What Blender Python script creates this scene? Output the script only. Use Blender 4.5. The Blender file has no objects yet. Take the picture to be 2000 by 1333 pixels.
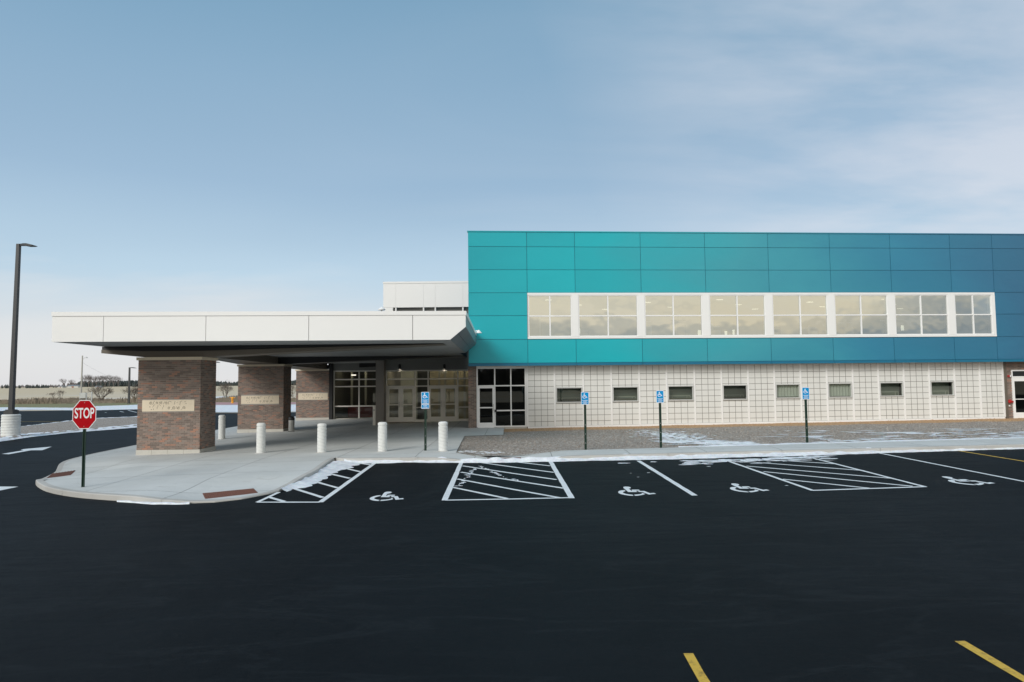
import bpy, bmesh, math, random
from math import sin, cos, pi, radians, atan, sqrt
from mathutils import Vector, Matrix, noise
random.seed(7)
SC = bpy.context.scene
COL = SC.collection
# ------------------------------------------------------------------ camera
FOC, CAMH, ROLL = 1333.0, 2.38, 0.010
TH = atan(80.5 / FOC)
FW = Vector((0, cos(TH), sin(TH)))
_r = Vector((1, 0, 0)); _u = Vector((0, -sin(TH), cos(TH)))
RT = (_r * cos(ROLL) - _u * sin(ROLL)); UP = (_r * sin(ROLL) + _u * cos(ROLL))
cd = bpy.data.cameras.new('camera'); cam = bpy.data.objects.new('camera', cd); COL.objects.link(cam)
cd.sensor_width = 36; cd.lens = 36 * FOC / 2000; cd.clip_end = 9000; cd.clip_start = .1
cam.matrix_world = Matrix(((RT.x, UP.x, -FW.x, 0), (RT.y, UP.y, -FW.y, 0), (RT.z, UP.z, -FW.z, CAMH), (0, 0, 0, 1)))
SC.camera = cam
# ------------------------------------------------------------------ world, sun, exposure
SUN_EL, SUN_AZ = radians(29), radians(38)          # sun behind the camera, to the left
w = bpy.data.worlds.new('World'); SC.world = w; w.use_nodes = True
nt = w.node_tree; nt.nodes.clear()
def N(nt, t, **k):
    n = nt.nodes.new(t)
    for a, b in k.items(): setattr(n, a, b)
    return n
def mth(nt, op, a, b=None, c=None, clamp=False):
    n = N(nt, 'ShaderNodeMath', operation=op); n.use_clamp = clamp
    for i, v in enumerate((a, b, c)):
        if v is None: continue
        if isinstance(v, (int, float)): n.inputs[i].default_value = v
        else: nt.links.new(v, n.inputs[i])
    return n.outputs[0]
def mixc(nt, f, a, b, bt='MIX'):
    n = N(nt, 'ShaderNodeMix', data_type='RGBA', blend_type=bt)
    for i, v in ((0, f), (6, a), (7, b)):
        if isinstance(v, (int, float)): n.inputs[i].default_value = v
        elif isinstance(v, (tuple, list)): n.inputs[i].default_value = (*v[:3], 1)
        else: nt.links.new(v, n.inputs[i])
    return n.outputs[2]
def ramp(nt, f, stops, interp='LINEAR'):
    n = N(nt, 'ShaderNodeValToRGB'); cr = n.color_ramp; cr.interpolation = interp
    while len(cr.elements) < len(stops): cr.elements.new(.5)
    for e, (p, c) in zip(cr.elements, stops):
        e.position = p; e.color = (*c, 1) if len(c) == 3 else c
    nt.links.new(f, n.inputs[0]); return n.outputs[0]
def noi(nt, vec, scale, detail=4, rough=.55, dist=0):
    n = N(nt, 'ShaderNodeTexNoise'); n.inputs['Scale'].default_value = scale
    n.inputs['Detail'].default_value = detail; n.inputs['Roughness'].default_value = rough
    n.inputs['Distortion'].default_value = dist
    if vec is not None: nt.links.new(vec, n.inputs['Vector'])
    return n.outputs[0]
def s2l(c): return tuple(((v / 255) / 12.92 if v / 255 < .04045 else ((v / 255 + .055) / 1.055) ** 2.4) for v in c)
sky = N(nt, 'ShaderNodeTexSky', sky_type='NISHITA'); sky.sun_disc = False
sky.sun_elevation = SUN_EL; sky.sun_rotation = pi + SUN_AZ; sky.air_density = 1.0; sky.dust_density = 1.5
tc = N(nt, 'ShaderNodeTexCoord'); sp = N(nt, 'ShaderNodeSeparateXYZ'); nt.links.new(tc.outputs['Generated'], sp.inputs[0])
X, Y, Z = sp.outputs
zc = mth(nt, 'MAXIMUM', Z, 0.0)
den = mth(nt, 'ADD', zc, .16)
cv = N(nt, 'ShaderNodeCombineXYZ')
nt.links.new(mth(nt, 'MULTIPLY', mth(nt, 'DIVIDE', X, den), .55), cv.inputs[0]); nt.links.new(mth(nt, 'DIVIDE', Y, den), cv.inputs[1])
n1 = noi(nt, cv.outputs[0], .55, 6, .5, .3)
n2 = noi(nt, cv.outputs[0], 1.7, 6, .55, .2)
# layered grey-blue cloud deck: brighter and whiter low down and towards the right
base = ramp(nt, Z, [(0.0, s2l((226, 225, 228))), (.07, s2l((218, 226, 232))), (.15, s2l((190, 214, 231))),
                    (.27, s2l((160, 189, 214))), (.5, s2l((122, 163, 192))), (1.0, s2l((106, 150, 186)))])
warm = ramp(nt, Z, [(0.0, s2l((226, 205, 172))), (.12, s2l((236, 224, 200))), (.35, s2l((205, 207, 205))), (1.0, s2l((130, 162, 190)))])
back = mth(nt, 'MULTIPLY_ADD', Y, -1.2, .1, clamp=True)
deck = mixc(nt, back, base, warm)
maskr = mth(nt, 'MULTIPLY_ADD', mth(nt, 'MULTIPLY_ADD', X, 2.0, mth(nt, 'MULTIPLY', Z, .8)), 1.4, -.62, clamp=True)
maskf = mth(nt, 'MAXIMUM', maskr, mth(nt, 'MULTIPLY', back, .8))
cl = mth(nt, 'MULTIPLY_ADD', n1, .45, mth(nt, 'MULTIPLY', n2, .55))
cfac = mth(nt, 'MULTIPLY', mth(nt, 'MULTIPLY_ADD', ramp(nt, cl, [(.45, (0, 0, 0)), (.575, (1, 1, 1))]), .74, .10), maskf)
deck = mixc(nt, cfac, deck, mixc(nt, back, s2l((222, 226, 234)), s2l((238, 226, 200))))
ml = mth(nt, 'MULTIPLY_ADD', X, -4.0, -.5, clamp=True)
mz = mth(nt, 'MULTIPLY', mth(nt, 'SUBTRACT', mth(nt, 'MULTIPLY_ADD', n2, .22, .05), Z), 11, clamp=True)
deck = mixc(nt, mth(nt, 'MULTIPLY', mth(nt, 'MULTIPLY', ml, mz), .7), deck, s2l((230, 230, 231)))
dark = ramp(nt, noi(nt, cv.outputs[0], .38, 3, .5), [(.38, (.0, .0, .0)), (.68, (.5, .5, .5))])
dark = mth(nt, 'MULTIPLY', dark, mth(nt, 'MULTIPLY_ADD', Z, 2.2, .12, clamp=True))
deck = mixc(nt, dark, deck, mixc(nt, back, s2l((128, 160, 186)), s2l((165, 170, 172))))
lv = N(nt, 'ShaderNodeCombineXYZ'); nt.links.new(mth(nt, 'MULTIPLY_ADD', X, 2.6, mth(nt, 'MULTIPLY', Z, 6.0)), lv.inputs[0]); nt.links.new(Y, lv.inputs[1]); nt.links.new(mth(nt, 'MULTIPLY', Z, 17.0), lv.inputs[2])
low = ramp(nt, noi(nt, lv.outputs[0], .75, 6, .5, .4), [(.40, (0, 0, 0)), (.60, (1, 1, 1))])
lowf = mth(nt, 'MULTIPLY', mth(nt, 'MULTIPLY', low, .85), mth(nt, 'SUBTRACT', 1.15, mth(nt, 'MULTIPLY', Z, 1.6), clamp=True))
deck = mixc(nt, mth(nt, 'MULTIPLY', lowf, back), deck, s2l((112, 130, 146)))
st2 = ramp(nt, noi(nt, cv.outputs[0], 1.1, 7, .58, .8), [(.40, (0, 0, 0)), (.70, (1, 1, 1))])
deck = mixc(nt, mth(nt, 'MULTIPLY', st2, mth(nt, 'MULTIPLY_ADD', X, .22, .10, clamp=True)), deck, s2l((226, 228, 233)))
sc = N(nt, 'ShaderNodeVectorMath', operation='SCALE'); nt.links.new(deck, sc.inputs[0]); nt.links.new(mth(nt, 'MULTIPLY_ADD', back, 4.4, 7.9), sc.inputs[3])
fin = mixc(nt, .90, sky.outputs[0], sc.outputs[0])
bg = N(nt, 'ShaderNodeBackground'); bg.inputs[1].default_value = .1
nt.links.new(fin, bg.inputs[0]); ow = N(nt, 'ShaderNodeOutputWorld'); nt.links.new(bg.outputs[0], ow.inputs[0])
sl = bpy.data.lights.new('sun', 'SUN'); so = bpy.data.objects.new('sun', sl); COL.objects.link(so)
sl.energy = 1.6; sl.angle = radians(24); sl.color = (1, .965, .91)
sdir = Vector((-sin(SUN_AZ) * cos(SUN_EL), -cos(SUN_AZ) * cos(SUN_EL), sin(SUN_EL)))
so.rotation_euler = sdir.to_track_quat('Z', 'Y').to_euler(); so.location = (-20, -20, 30)
SC.view_settings.view_transform = 'Standard'; SC.view_settings.look = 'None'
SC.view_settings.exposure = 0.40; SC.view_settings.gamma = 1
SC.view_settings.use_curve_mapping = False
SC.render.engine = 'CYCLES'
# ------------------------------------------------------------------ terrain and survey helpers
def clampf(v, a, b): return max(a, min(b, v))
def g(x, y):
    return (.024 * (clampf(y, -40, 22) - 21.2) - .025 * clampf(-x - 3, 0, 17) + .006 * clampf(x, 0, 30)
            + .005 * clampf(y - 130, 0, 480))
def ray(px, py): return FW + RT * ((px - 1000) / FOC) - UP * ((py - 666.5) / FOC)
def at(px, py, Y):                       # point at depth Y
    d = ray(px, py); return Vector((0, 0, CAMH)) + d * (Y / d.y)
TS = .07; YF = 33.5
def fac(px, py, d=0.0):                  # point on the facade plane, d metres behind its face
    r = ray(px, py); s = (YF + d) / (r.y - TS * r.x); return Vector((0, 0, CAMH)) + r * s
def gnd(px, py, lift=0.0):
    r = ray(px, py); z = 0.0; s = 10
    for _ in range(60):
        s = (z - CAMH) / r.z if r.z < -1e-5 else 900
        s = min(s, 900); p = r * s; z = .5 * z + .5 * (g(p.x, p.y) + lift)
    return Vector((p.x, p.y, g(p.x, p.y) + lift))
def F(x, d, z): return Vector((x, YF + TS * x + d, z))
# ------------------------------------------------------------------ materials
MATS = {}
def new_mat(name):
    m = bpy.data.materials.new(name); m.use_nodes = True; t = m.node_tree
    b = t.nodes['Principled BSDF']; MATS[name] = m; return m, t, b
def objco(t):
    return N(t, 'ShaderNodeNewGeometry').outputs['Position']
def bump(t, b, h, dist=.01, strength=.5):
    n = N(t, 'ShaderNodeBump'); n.inputs['Strength'].default_value = strength; n.inputs['Distance'].default_value = dist
    t.links.new(h, n.inputs['Height']); t.links.new(n.outputs[0], b.inputs['Normal'])
def plain(name, col, rough=.6, metal=0, var=.12, scale=2.0, bmp=0, bscale=40, spec=.5, coat=0):
    m, t, b = new_mat(name); p = objco(t)
    n = noi(t, p, scale, 5, .6); c = mixc(t, n, tuple(v * (1 - var) for v in col), tuple(min(1, v * (1 + var)) for v in col))
    t.links.new(c, b.inputs['Base Color']); b.inputs['Roughness'].default_value = rough; b.inputs['Metallic'].default_value = metal
    b.inputs['Specular IOR Level'].default_value = spec; b.inputs['Coat Weight'].default_value = coat
    r = mth(t, 'MULTIPLY_ADD', noi(t, p, scale * 4, 4), .16, rough - .08, clamp=True); t.links.new(r, b.inputs['Roughness'])
    if bmp: bump(t, b, noi(t, p, bscale, 4, .7), bmp, .6)
    return m
def stretch(t, p, sx, sy, sz=1):
    n = N(t, 'ShaderNodeMapping'); n.inputs['Scale'].default_value = (sx, sy, sz); t.links.new(p, n.inputs[0]); return n.outputs[0]
# asphalt: fresh black sealcoat, brush streaks, faint grey dusting and scuffs
m, t, b = new_mat('asphalt'); p = objco(t)
c = mixc(t, ramp(t, noi(t, p, .22, 6, .62, .4), [(.35, (0, 0, 0)), (.7, (1, 1, 1))]), (.0028, .0042, .0054), (.0105, .0142, .0172))
st = ramp(t, noi(t, stretch(t, p, .5, 5, 1), 1.1, 7, .68, .6), [(.50, (0, 0, 0)), (.72, (1, 1, 1))])
c = mixc(t, mth(t, 'MULTIPLY', st, .42), c, (.024, .031, .036))
sk = ramp(t, noi(t, stretch(t, p, 1.2, 6, 1), 2.3, 8, .75, 1.2), [(.30, (1, 1, 1)), (.38, (0, 0, 0))])
c = mixc(t, mth(t, 'MULTIPLY', sk, .6), c, (.004, .005, .006))
fine = noi(t, p, 38, 4, .85)
c = mixc(t, .5, c, mixc(t, fine, (.0, .0008, .0014), (.017, .021, .025)))
wn = noi(t, p, .9, 5, .6, .8)
crack = N(t, 'ShaderNodeTexVoronoi', feature='DISTANCE_TO_EDGE'); crack.inputs['Scale'].default_value = .16
vm = N(t, 'ShaderNodeVectorMath', operation='ADD'); t.links.new(p, vm.inputs[0])
nv = N(t, 'ShaderNodeTexNoise'); nv.inputs['Scale'].default_value = .6; nv.inputs['Detail'].default_value = 6; t.links.new(p, nv.inputs['Vector'])
vs = N(t, 'ShaderNodeVectorMath', operation='SCALE'); vs.inputs[3].default_value = 2.5; t.links.new(nv.outputs[1], vs.inputs[0]); t.links.new(vs.outputs[0], vm.inputs[1])
t.links.new(vm.outputs[0], crack.inputs['Vector'])
ck = ramp(t, crack.outputs['Distance'], [(.0, (1, 1, 1)), (.0035, (0, 0, 0))])
c = mixc(t, mth(t, 'MULTIPLY', ck, mth(t, 'MULTIPLY', wn, .7)), c, (.003, .003, .004))
tp_ = ramp(t, noi(t, stretch(t, p, .35, 1.6, 1), .5, 5, .6, 1.5), [(.47, (0, 0, 0)), (.50, (1, 1, 1)), (.53, (0, 0, 0))])
c = mixc(t, mth(t, 'MULTIPLY', mth(t, 'MULTIPLY', tp_, wn), .35), c, (.030, .036, .041))
sp_ = ramp(t, noi(t, p, 7, 3, .6), [(.73, (0, 0, 0)), (.76, (1, 1, 1))])
c = mixc(t, mth(t, 'MULTIPLY', sp_, .5), c, (.05, .056, .06))
t.links.new(c, b.inputs['Base Color'])
t.links.new(mth(t, 'MULTIPLY_ADD', st, .12, .62), b.inputs['Roughness']); b.inputs['Specular IOR Level'].default_value = .055
bump(t, b, mth(t, 'ADD', noi(t, p, 90, 3, .8), mth(t, 'MULTIPLY', noi(t, p, 6, 4), 1.5)), .006, .7)
# concrete
def concrete(name, lo, hi, seed=0):
    m, t, b = new_mat(name); p = objco(t); rnd = N(t, 'ShaderNodeObjectInfo').outputs['Random']
    c = mixc(t, ramp(t, noi(t, p, .5, 6, .6, .3), [(.3, (0, 0, 0)), (.7, (1, 1, 1))]), lo, hi)
    c = mixc(t, mth(t, 'MULTIPLY', rnd, .22), c, tuple(v * .72 for v in lo))
    st = ramp(t, noi(t, p, 1.6, 7, .7, 1.0), [(.58, (0, 0, 0)), (.74, (1, 1, 1))])
    c = mixc(t, mth(t, 'MULTIPLY', st, .28), c, (.21, .19, .16))
    c = mixc(t, mth(t, 'MULTIPLY', noi(t, p, 60, 3, .8), .18), c, (.2, .2, .19))
    t.links.new(c, b.inputs['Base Color']); b.inputs['Roughness'].default_value = .8; b.inputs['Specular IOR Level'].default_value = .3
    bump(t, b, noi(t, stretch(t, p, 3, 60, 3), 2, 4, .7), .002, .5); return m
concrete('concrete', (.54, .555, .54), (.66, .675, .66))
concrete('kerb_concrete', (.42, .41, .385), (.58, .57, .54))
plain('joint', (.12, .12, .115), .9)
plain('white_concrete', (.68, .69, .67), .75, var=.12, scale=3, bmp=.004, bscale=30)
plain('paint_white', (.74, .78, .80), .6, var=.10, scale=9, bmp=.002, bscale=120)
m, t, b = new_mat('road_paint'); p = objco(t)
wear = ramp(t, noi(t, p, 14, 7, .75), [(.30, (1, 1, 1)), (.42, (0, 0, 0))])
c = mixc(t, mth(t, 'MULTIPLY', wear, .55), mixc(t, noi(t, p, 3, 4), (.60, .64, .66), (.80, .84, .86)), (.10, .11, .12))
t.links.new(c, b.inputs['Base Color']); b.inputs['Roughness'].default_value = .6; bump(t, b, noi(t, p, 90, 3, .8), .004, .6)
m, t, b = new_mat('yellow_paint'); p = objco(t)
wear = ramp(t, noi(t, p, 10, 7, .78), [(.36, (1, 1, 1)), (.50, (0, 0, 0))])
c = mixc(t, mth(t, 'MULTIPLY', wear, .6), (.62, .40, .045), (.12, .07, .02))
t.links.new(c, b.inputs['Base Color']); b.inputs['Roughness'].default_value = .6; bump(t, b, noi(t, p, 90, 3, .8), .004, .6)
m, t, b = new_mat('snow'); p = objco(t)
c = mixc(t, ramp(t, noi(t, p, 5, 6, .7), [(.35, (0, 0, 0)), (.6, (1, 1, 1))]), (.62, .65, .70), (.82, .85, .88))
t.links.new(c, b.inputs['Base Color']); b.inputs['Roughness'].default_value = .7; b.inputs['Subsurface Weight'].default_value = .1
bump(t, b, noi(t, p, 14, 6, .7), .03, .8)
# brick: each brick carries its own value in the attribute 'tint'
def brick_mat(name, cols):
    m, t, b = new_mat(name); p = objco(t)
    a = N(t, 'ShaderNodeAttribute', attribute_name='tint').outputs['Fac']
    c = ramp(t, a, cols); c = mixc(t, mth(t, 'MULTIPLY', noi(t, p, 35, 5, .8), .45), c, (.17, .145, .13))
    t.links.new(c, b.inputs['Base Color']); b.inputs['Roughness'].default_value = .85; bump(t, b, noi(t, p, 70, 4, .8), .004, .7); return m
brick_mat('brick', [(0, (.16, .12, .098)), (.35, (.235, .18, .148)), (.6, (.31, .245, .205)), (.8, (.35, .20, .145)), (1, (.45, .225, .145))])
plain('mortar', (.36, .335, .31), .95, var=.15, scale=20)
plain('limestone', (.74, .64, .49), .8, var=.10, scale=3, bmp=.002)
plain('cut_stone', (.52, .50, .45), .8, var=.14, scale=5, bmp=.003)
plain('carving', (.22, .19, .14), .9)
# facade metals
plain('white_panel', (.86, .86, .845), .38, var=.02, scale=.4, coat=.15)
plain('white_frame', (.86, .86, .85), .4, var=.03)
plain('alu_frame', (.86, .83, .77), .42, metal=.15, var=.05)
plain('window_grey', (.55, .56, .545), .45, var=.05)
plain('bronze_frame', (.36, .35, .32), .42, metal=.35, var=.06)
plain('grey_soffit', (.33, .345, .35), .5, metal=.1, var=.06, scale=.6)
plain('end_panel', (.17, .205, .235), .4, metal=.2, var=.06, scale=.6)  # dark blue-grey puts the shade of the right-facing end into the colour
plain('black_metal', (.012, .013, .015), .5, var=.2)
plain('dark_bronze', (.135, .115, .09), .5, metal=.1, var=.1, scale=.7)
plain('entry_metal', (.22, .225, .215), .45, metal=.2, var=.06)
plain('pole_metal', (.050, .052, .054), .45, metal=.3, var=.15)
plain('green_post', (.012, .040, .026), .5, metal=.1, var=.2)
plain('sign_red', (.42, .000, .006), .6, var=.12, scale=6, spec=.12)
plain('sign_blue', (.0, .27, .62), .55, var=.06, scale=6, spec=.15)
plain('sign_white', (.82, .84, .85), .4, var=.03)
plain('steel', (.50, .50, .48), .3, metal=.85, var=.1, scale=8)
plain('rust_iron', (.155, .062, .040), .75, var=.3, scale=30, bmp=.003)
plain('hydrant_yellow', (.80, .36, .02), .45)
plain('fire_red', (.45, .02, .02), .4)
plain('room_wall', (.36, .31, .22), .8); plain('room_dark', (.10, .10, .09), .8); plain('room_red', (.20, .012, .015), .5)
plain('room_green', (.27, .31, .28), .8); plain('room_pale', (.50, .50, .46), .8); plain('room_floor', (.16, .14, .11), .5); plain('curtain', (.52, .54, .52), .8)
plain('timber_pole', (.45, .43, .39), .9)
plain('barn_white', (.55, .56, .55), .7); plain('barn_roof', (.20, .22, .24), .7); plain('barn_red', (.28, .10, .07), .8)
plain('red_pavement', (.42, .24, .24), .85)
plain('bark', (.15, .12, .10), .95, var=.25); plain('bark_hazed', (.20, .175, .17), .95, var=.2)  # second bark is paler and greyer, distance haze mixed into its colour
plain('conifer', (.055, .068, .066), .95, var=.3, scale=.1)  # lightened towards blue, far haze put into the colour
plain('weeds', (.27, .225, .175), .95, var=.3, scale=1)
m, t, b = new_mat('teal_paint'); p = objco(t); s_ = N(t, 'ShaderNodeSeparateXYZ'); t.links.new(p, s_.inputs[0])
f = mth(t, 'MULTIPLY_ADD', s_.outputs[0], 1 / 30, .08)
f = mth(t, 'ADD', f, mth(t, 'MULTIPLY_ADD', noi(t, stretch(t, p, 1, 1, 2.2), .13, 3, .5, .8), .26, -.13))
c = ramp(t, f, [(0, (.000, .39, .46)), (.25, (.002, .47, .54)), (.48, (.050, .385, .47)), (.74, (.028, .235, .38)), (1, (.030, .15, .28))])
rnd = N(t, 'ShaderNodeObjectInfo').outputs['Random']
c = mixc(t, mth(t, 'MULTIPLY', rnd, .16), c, (.01, .13, .20))
t.links.new(c, b.inputs['Base Color']); b.inputs['Roughness'].default_value = .36; b.inputs['Metallic'].default_value = .15
b.inputs['Specular IOR Level'].default_value = .5; b.inputs['Coat Weight'].default_value = .22; b.inputs['Coat Roughness'].default_value = .12
bump(t, b, mth(t, 'ADD', noi(t, p, .9, 3), mth(t, 'MULTIPLY', noi(t, p, 60, 2), .05)), .04, .4)
plain('teal_trim', (.006, .15, .26), .4, var=.1)
m, t, b = new_mat('kalwall'); p = objco(t)
c = mixc(t, noi(t, p, .35, 4), (.71, .715, .69), (.80, .805, .78)); c = mixc(t, mth(t, 'MULTIPLY', noi(t, stretch(t, p, 9, 9, .6), 1.5, 5), .15), c, (.5, .49, .45))
t.links.new(c, b.inputs['Base Color']); b.inputs['Roughness'].default_value = .45
plain('kalwall_bar', (.13, .12, .105), .7, var=.25, scale=3)
def glass(name, refl, tint, rough=.0, wav=.0):
    m, t, b = new_mat(name); t.nodes.remove(b); out = [n for n in t.nodes if n.type == 'OUTPUT_MATERIAL'][0]
    tr = N(t, 'ShaderNodeBsdfTransparent'); tr.inputs[0].default_value = (*tint, 1)
    gl = N(t, 'ShaderNodeBsdfGlossy'); gl.inputs[1].default_value = rough; gl.inputs[0].default_value = (.93, .96, .93, 1)
    fr = N(t, 'ShaderNodeFresnel'); fr.inputs[0].default_value = 1.5
    f = mth(t, 'MULTIPLY_ADD', fr.outputs[0], .9, refl, clamp=True)
    if wav:
        bp = N(t, 'ShaderNodeBump'); bp.inputs['Distance'].default_value = wav; bp.inputs['Strength'].default_value = .5
        t.links.new(noi(t, objco(t), .8, 2), bp.inputs['Height']); t.links.new(bp.outputs[0], gl.inputs['Normal'])
    mx = N(t, 'ShaderNodeMixShader'); t.links.new(f, mx.inputs[0]); t.links.new(tr.outputs[0], mx.inputs[1]); t.links.new(gl.outputs[0], mx.inputs[2])
    t.links.new(mx.outputs[0], out.inputs[0]); return m
glass('glass_upper', .50, (.50, .55, .50), .015, .015)
glass('glass_entry', .05, (.72, .76, .70), .01, .0)
glass('glass_dark', .015, (.16, .18, .18), .01, .0)
m, t, b = new_mat('lamp_glow'); b.inputs['Emission Color'].default_value = (1, .93, .78, 1); b.inputs['Emission Strength'].default_value = 1.0
m, t, b = new_mat('down_glow'); b.inputs['Emission Color'].default_value = (1, .88, .70, 1); b.inputs['Emission Strength'].default_value = 2.5
m, t, b = new_mat('sconce_glow'); b.inputs['Emission Color'].default_value = (1, .88, .70, 1); b.inputs['Emission Strength'].default_value = 35
m, t, b = new_mat('foyer_fill_glow'); b.inputs['Emission Color'].default_value = (1, .86, .62, 1); b.inputs['Emission Strength'].default_value = 6.5  # emission of the added fill lights in the foyer
m, t, b = new_mat('gravel'); p = objco(t); s_ = N(t, 'ShaderNodeSeparateXYZ'); t.links.new(p, s_.inputs[0])
vo = N(t, 'ShaderNodeTexVoronoi'); vo.inputs['Scale'].default_value = 22; t.links.new(p, vo.inputs['Vector'])
gc = N(t, 'ShaderNodeSeparateColor'); t.links.new(vo.outputs['Color'], gc.inputs[0])
c = ramp(t, gc.outputs[0], [(0, (.16, .13, .105)), (.4, (.29, .25, .215)), (.75, (.40, .355, .31)), (1, (.60, .57, .53))])
c = mixc(t, mth(t, 'MULTIPLY', noi(t, p, .8, 5, .6), .4), c, (.27, .23, .195))
dwall = mth(t, 'SUBTRACT', s_.outputs[1], mth(t, 'MULTIPLY', s_.outputs[0], TS))      # depth of the bed; bark mulch lies along the wall
near = ramp(t, mth(t, 'ADD', mth(t, 'SUBTRACT', dwall, 31.6), mth(t, 'MULTIPLY', noi(t, p, .5, 4), 1.2)), [(.55, (0, 0, 0)), (1.0, (1, 1, 1))])
inbed = ramp(t, mth(t, 'SUBTRACT', 36.0, dwall), [(.0, (0, 0, 0)), (.1, (1, 1, 1))])
near = mth(t, 'MULTIPLY', near, inbed)
c = mixc(t, near, c, mixc(t, gc.outputs[1], (.34, .20, .10), (.55, .37, .21)))
t.links.new(c, b.inputs['Base Color']); b.inputs['Roughness'].default_value = .9; bump(t, b, vo.outputs['Distance'], .03, .9)
m, t, b = new_mat('field'); p = objco(t)
c = mixc(t, noi(t, stretch(t, p, .02, .25, 1), 1.0, 6, .7), (.50, .39, .24), (.66, .55, .38))
s2 = N(t, 'ShaderNodeSeparateXYZ'); t.links.new(p, s2.inputs[0])
sn = ramp(t, noi(t, stretch(t, p, .03, .35, 1), 1.0, 7, .75), [(.46, (0, 0, 0)), (.62, (1, 1, 1))])
nearf = ramp(t, mth(t, 'DIVIDE', s2.outputs[1], 600), [(.22, (.75, .75, .75)), (.45, (.12, .12, .12))])
c = mixc(t, mth(t, 'MULTIPLY', sn, nearf), c, (.66, .66, .68))
t.links.new(c, b.inputs['Base Color']); b.inputs['Roughness'].default_value = .95
m, t, b = new_mat('grass'); p = objco(t)
c = mixc(t, noi(t, stretch(t, p, .3, 1.2, 1), 1.2, 6, .7), (.15, .15, .065), (.27, .25, .13))
t.links.new(c, b.inputs['Base Color']); b.inputs['Roughness'].default_value = .95; bump(t, b, noi(t, p, 8, 5, .8), .05, .8)
# ------------------------------------------------------------------ mesh builder
class MB:
    def __init__(s): s.v = []; s.f = []; s.t = []
    def poly(s, pts, tint=None):
        i = len(s.v); s.v += [tuple(p) for p in pts]; s.f.append(tuple(range(i, i + len(pts)))); s.t.append(tint or 0)
    def hexa(s, P, tint=0, skip=()):     # 8 corners: 0-3 bottom ccw, 4-7 top
        i = len(s.v); s.v += [tuple(p) for p in P]
        for k, q in enumerate(((3, 2, 1, 0), (4, 5, 6, 7), (0, 1, 5, 4), (1, 2, 6, 5), (2, 3, 7, 6), (3, 0, 4, 7))):
            if k in skip: continue
            s.f.append(tuple(i + a for a in q)); s.t.append(tint)
    def box(s, x0, x1, y0, y1, z0, z1, tint=0, skip=()):
        s.hexa([(x0, y0, z0), (x1, y0, z0), (x1, y1, z0), (x0, y1, z0), (x0, y0, z1), (x1, y0, z1), (x1, y1, z1), (x0, y1, z1)], tint, skip)
    def fbox(s, x0, x1, d0, d1, z0, z1, tint=0, skip=()):
        s.hexa([F(x0, d0, z0), F(x1, d0, z0), F(x1, d1, z0), F(x0, d1, z0), F(x0, d0, z1), F(x1, d0, z1), F(x1, d1, z1), F(x0, d1, z1)], tint, skip)
    def prism(s, pts, off):              # polygon extruded by vector
        off = Vector(off); a = [Vector(p) for p in pts]; n = len(a); i = len(s.v)
        s.v += [tuple(p) for p in a] + [tuple(p + off) for p in a]
        s.f.append(tuple(range(i, i + n))); s.f.append(tuple(range(i + 2 * n - 1, i + n - 1, -1))); s.t += [0, 0]
        for k in range(n):
            j = (k + 1) % n; s.f.append((i + j, i + k, i + n + k, i + n + j)); s.t.append(0)
    def tube(s, pts, rad, n=6, cap=True):
        pts = [Vector(p) for p in pts]; rad = rad if isinstance(rad, (list, tuple)) else [rad] * len(pts); base = len(s.v)
        for k, p in enumerate(pts):
            d = (pts[min(k + 1, len(pts) - 1)] - pts[max(k - 1, 0)]).normalized()
            a = d.cross(Vector((0, 0, 1)))
            a = a.normalized() if a.length > .05 else Vector((1, 0, 0)); b2 = d.cross(a).normalized()
            for j in range(n):
                q = 2 * pi * j / n; s.v.append(tuple(p + (a * cos(q) + b2 * sin(q)) * rad[k]))
        for k in range(len(pts) - 1):
            for j in range(n):
                a0 = base + k * n + j; a1 = base + k * n + (j + 1) % n
                s.f.append((a0, a1, a1 + n, a0 + n)); s.t.append(0)
        if cap:
            s.f.append(tuple(base + j for j in range(n))); s.f.append(tuple(base + (len(pts) - 1) * n + j for j in range(n - 1, -1, -1))); s.t += [0, 0]
    def lathe(s, prof, n=20, c=(0, 0, 0)):
        base = len(s.v)
        for r, z in prof:
            for j in range(n):
                q = 2 * pi * j / n; s.v.append((c[0] + r * cos(q), c[1] + r * sin(q), c[2] + z))
        for k in range(len(prof) - 1):
            for j in range(n):
                a0 = base + k * n + j; a1 = base + k * n + (j + 1) % n; s.f.append((a0, a1, a1 + n, a0 + n)); s.t.append(0)
        s.f.append(tuple(base + (len(prof) - 1) * n + j for j in range(n))); s.t.append(0)
        s.f.append(tuple(base + j for j in range(n - 1, -1, -1))); s.t.append(0)
    def mesh(s, name, mat, smooth=False, fix=True):
        me = bpy.data.meshes.new(name); me.from_pydata(s.v, [], s.f); me.materials.append(MATS[mat])
        if any(s.t):
            a = me.attributes.new('tint', 'FLOAT', 'FACE'); a.data.foreach_set('value', s.t)
        if fix and len(s.f) < 20000:
            bm = bmesh.new(); bm.from_mesh(me); bmesh.ops.recalc_face_normals(bm, faces=bm.faces); bm.to_mesh(me); bm.free()
        if smooth:
            me.polygons.foreach_set('use_smooth', [True] * len(me.polygons)); me.set_sharp_from_angle(angle=radians(35))
        me.update(); return me
def link(name, me, parent=None, loc=None):
    o = bpy.data.objects.new(name, me); COL.objects.link(o)
    if loc is not None: o.location = loc
    if parent is not None:
        o.parent = parent
        if parent.get('_w'): o.location = -Vector(parent.location)       # mesh given in world coordinates
    return o
def part(name, mb, mat, parent, smooth=False, label=None, kind=None):
    o = link(name, mb.mesh(name, mat, smooth), parent)
    if parent is not None and parent.type == 'MESH': o.location = (0, 0, 0)
    if label: o['label'] = label
    if kind: o['kind'] = kind
    return o
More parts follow.
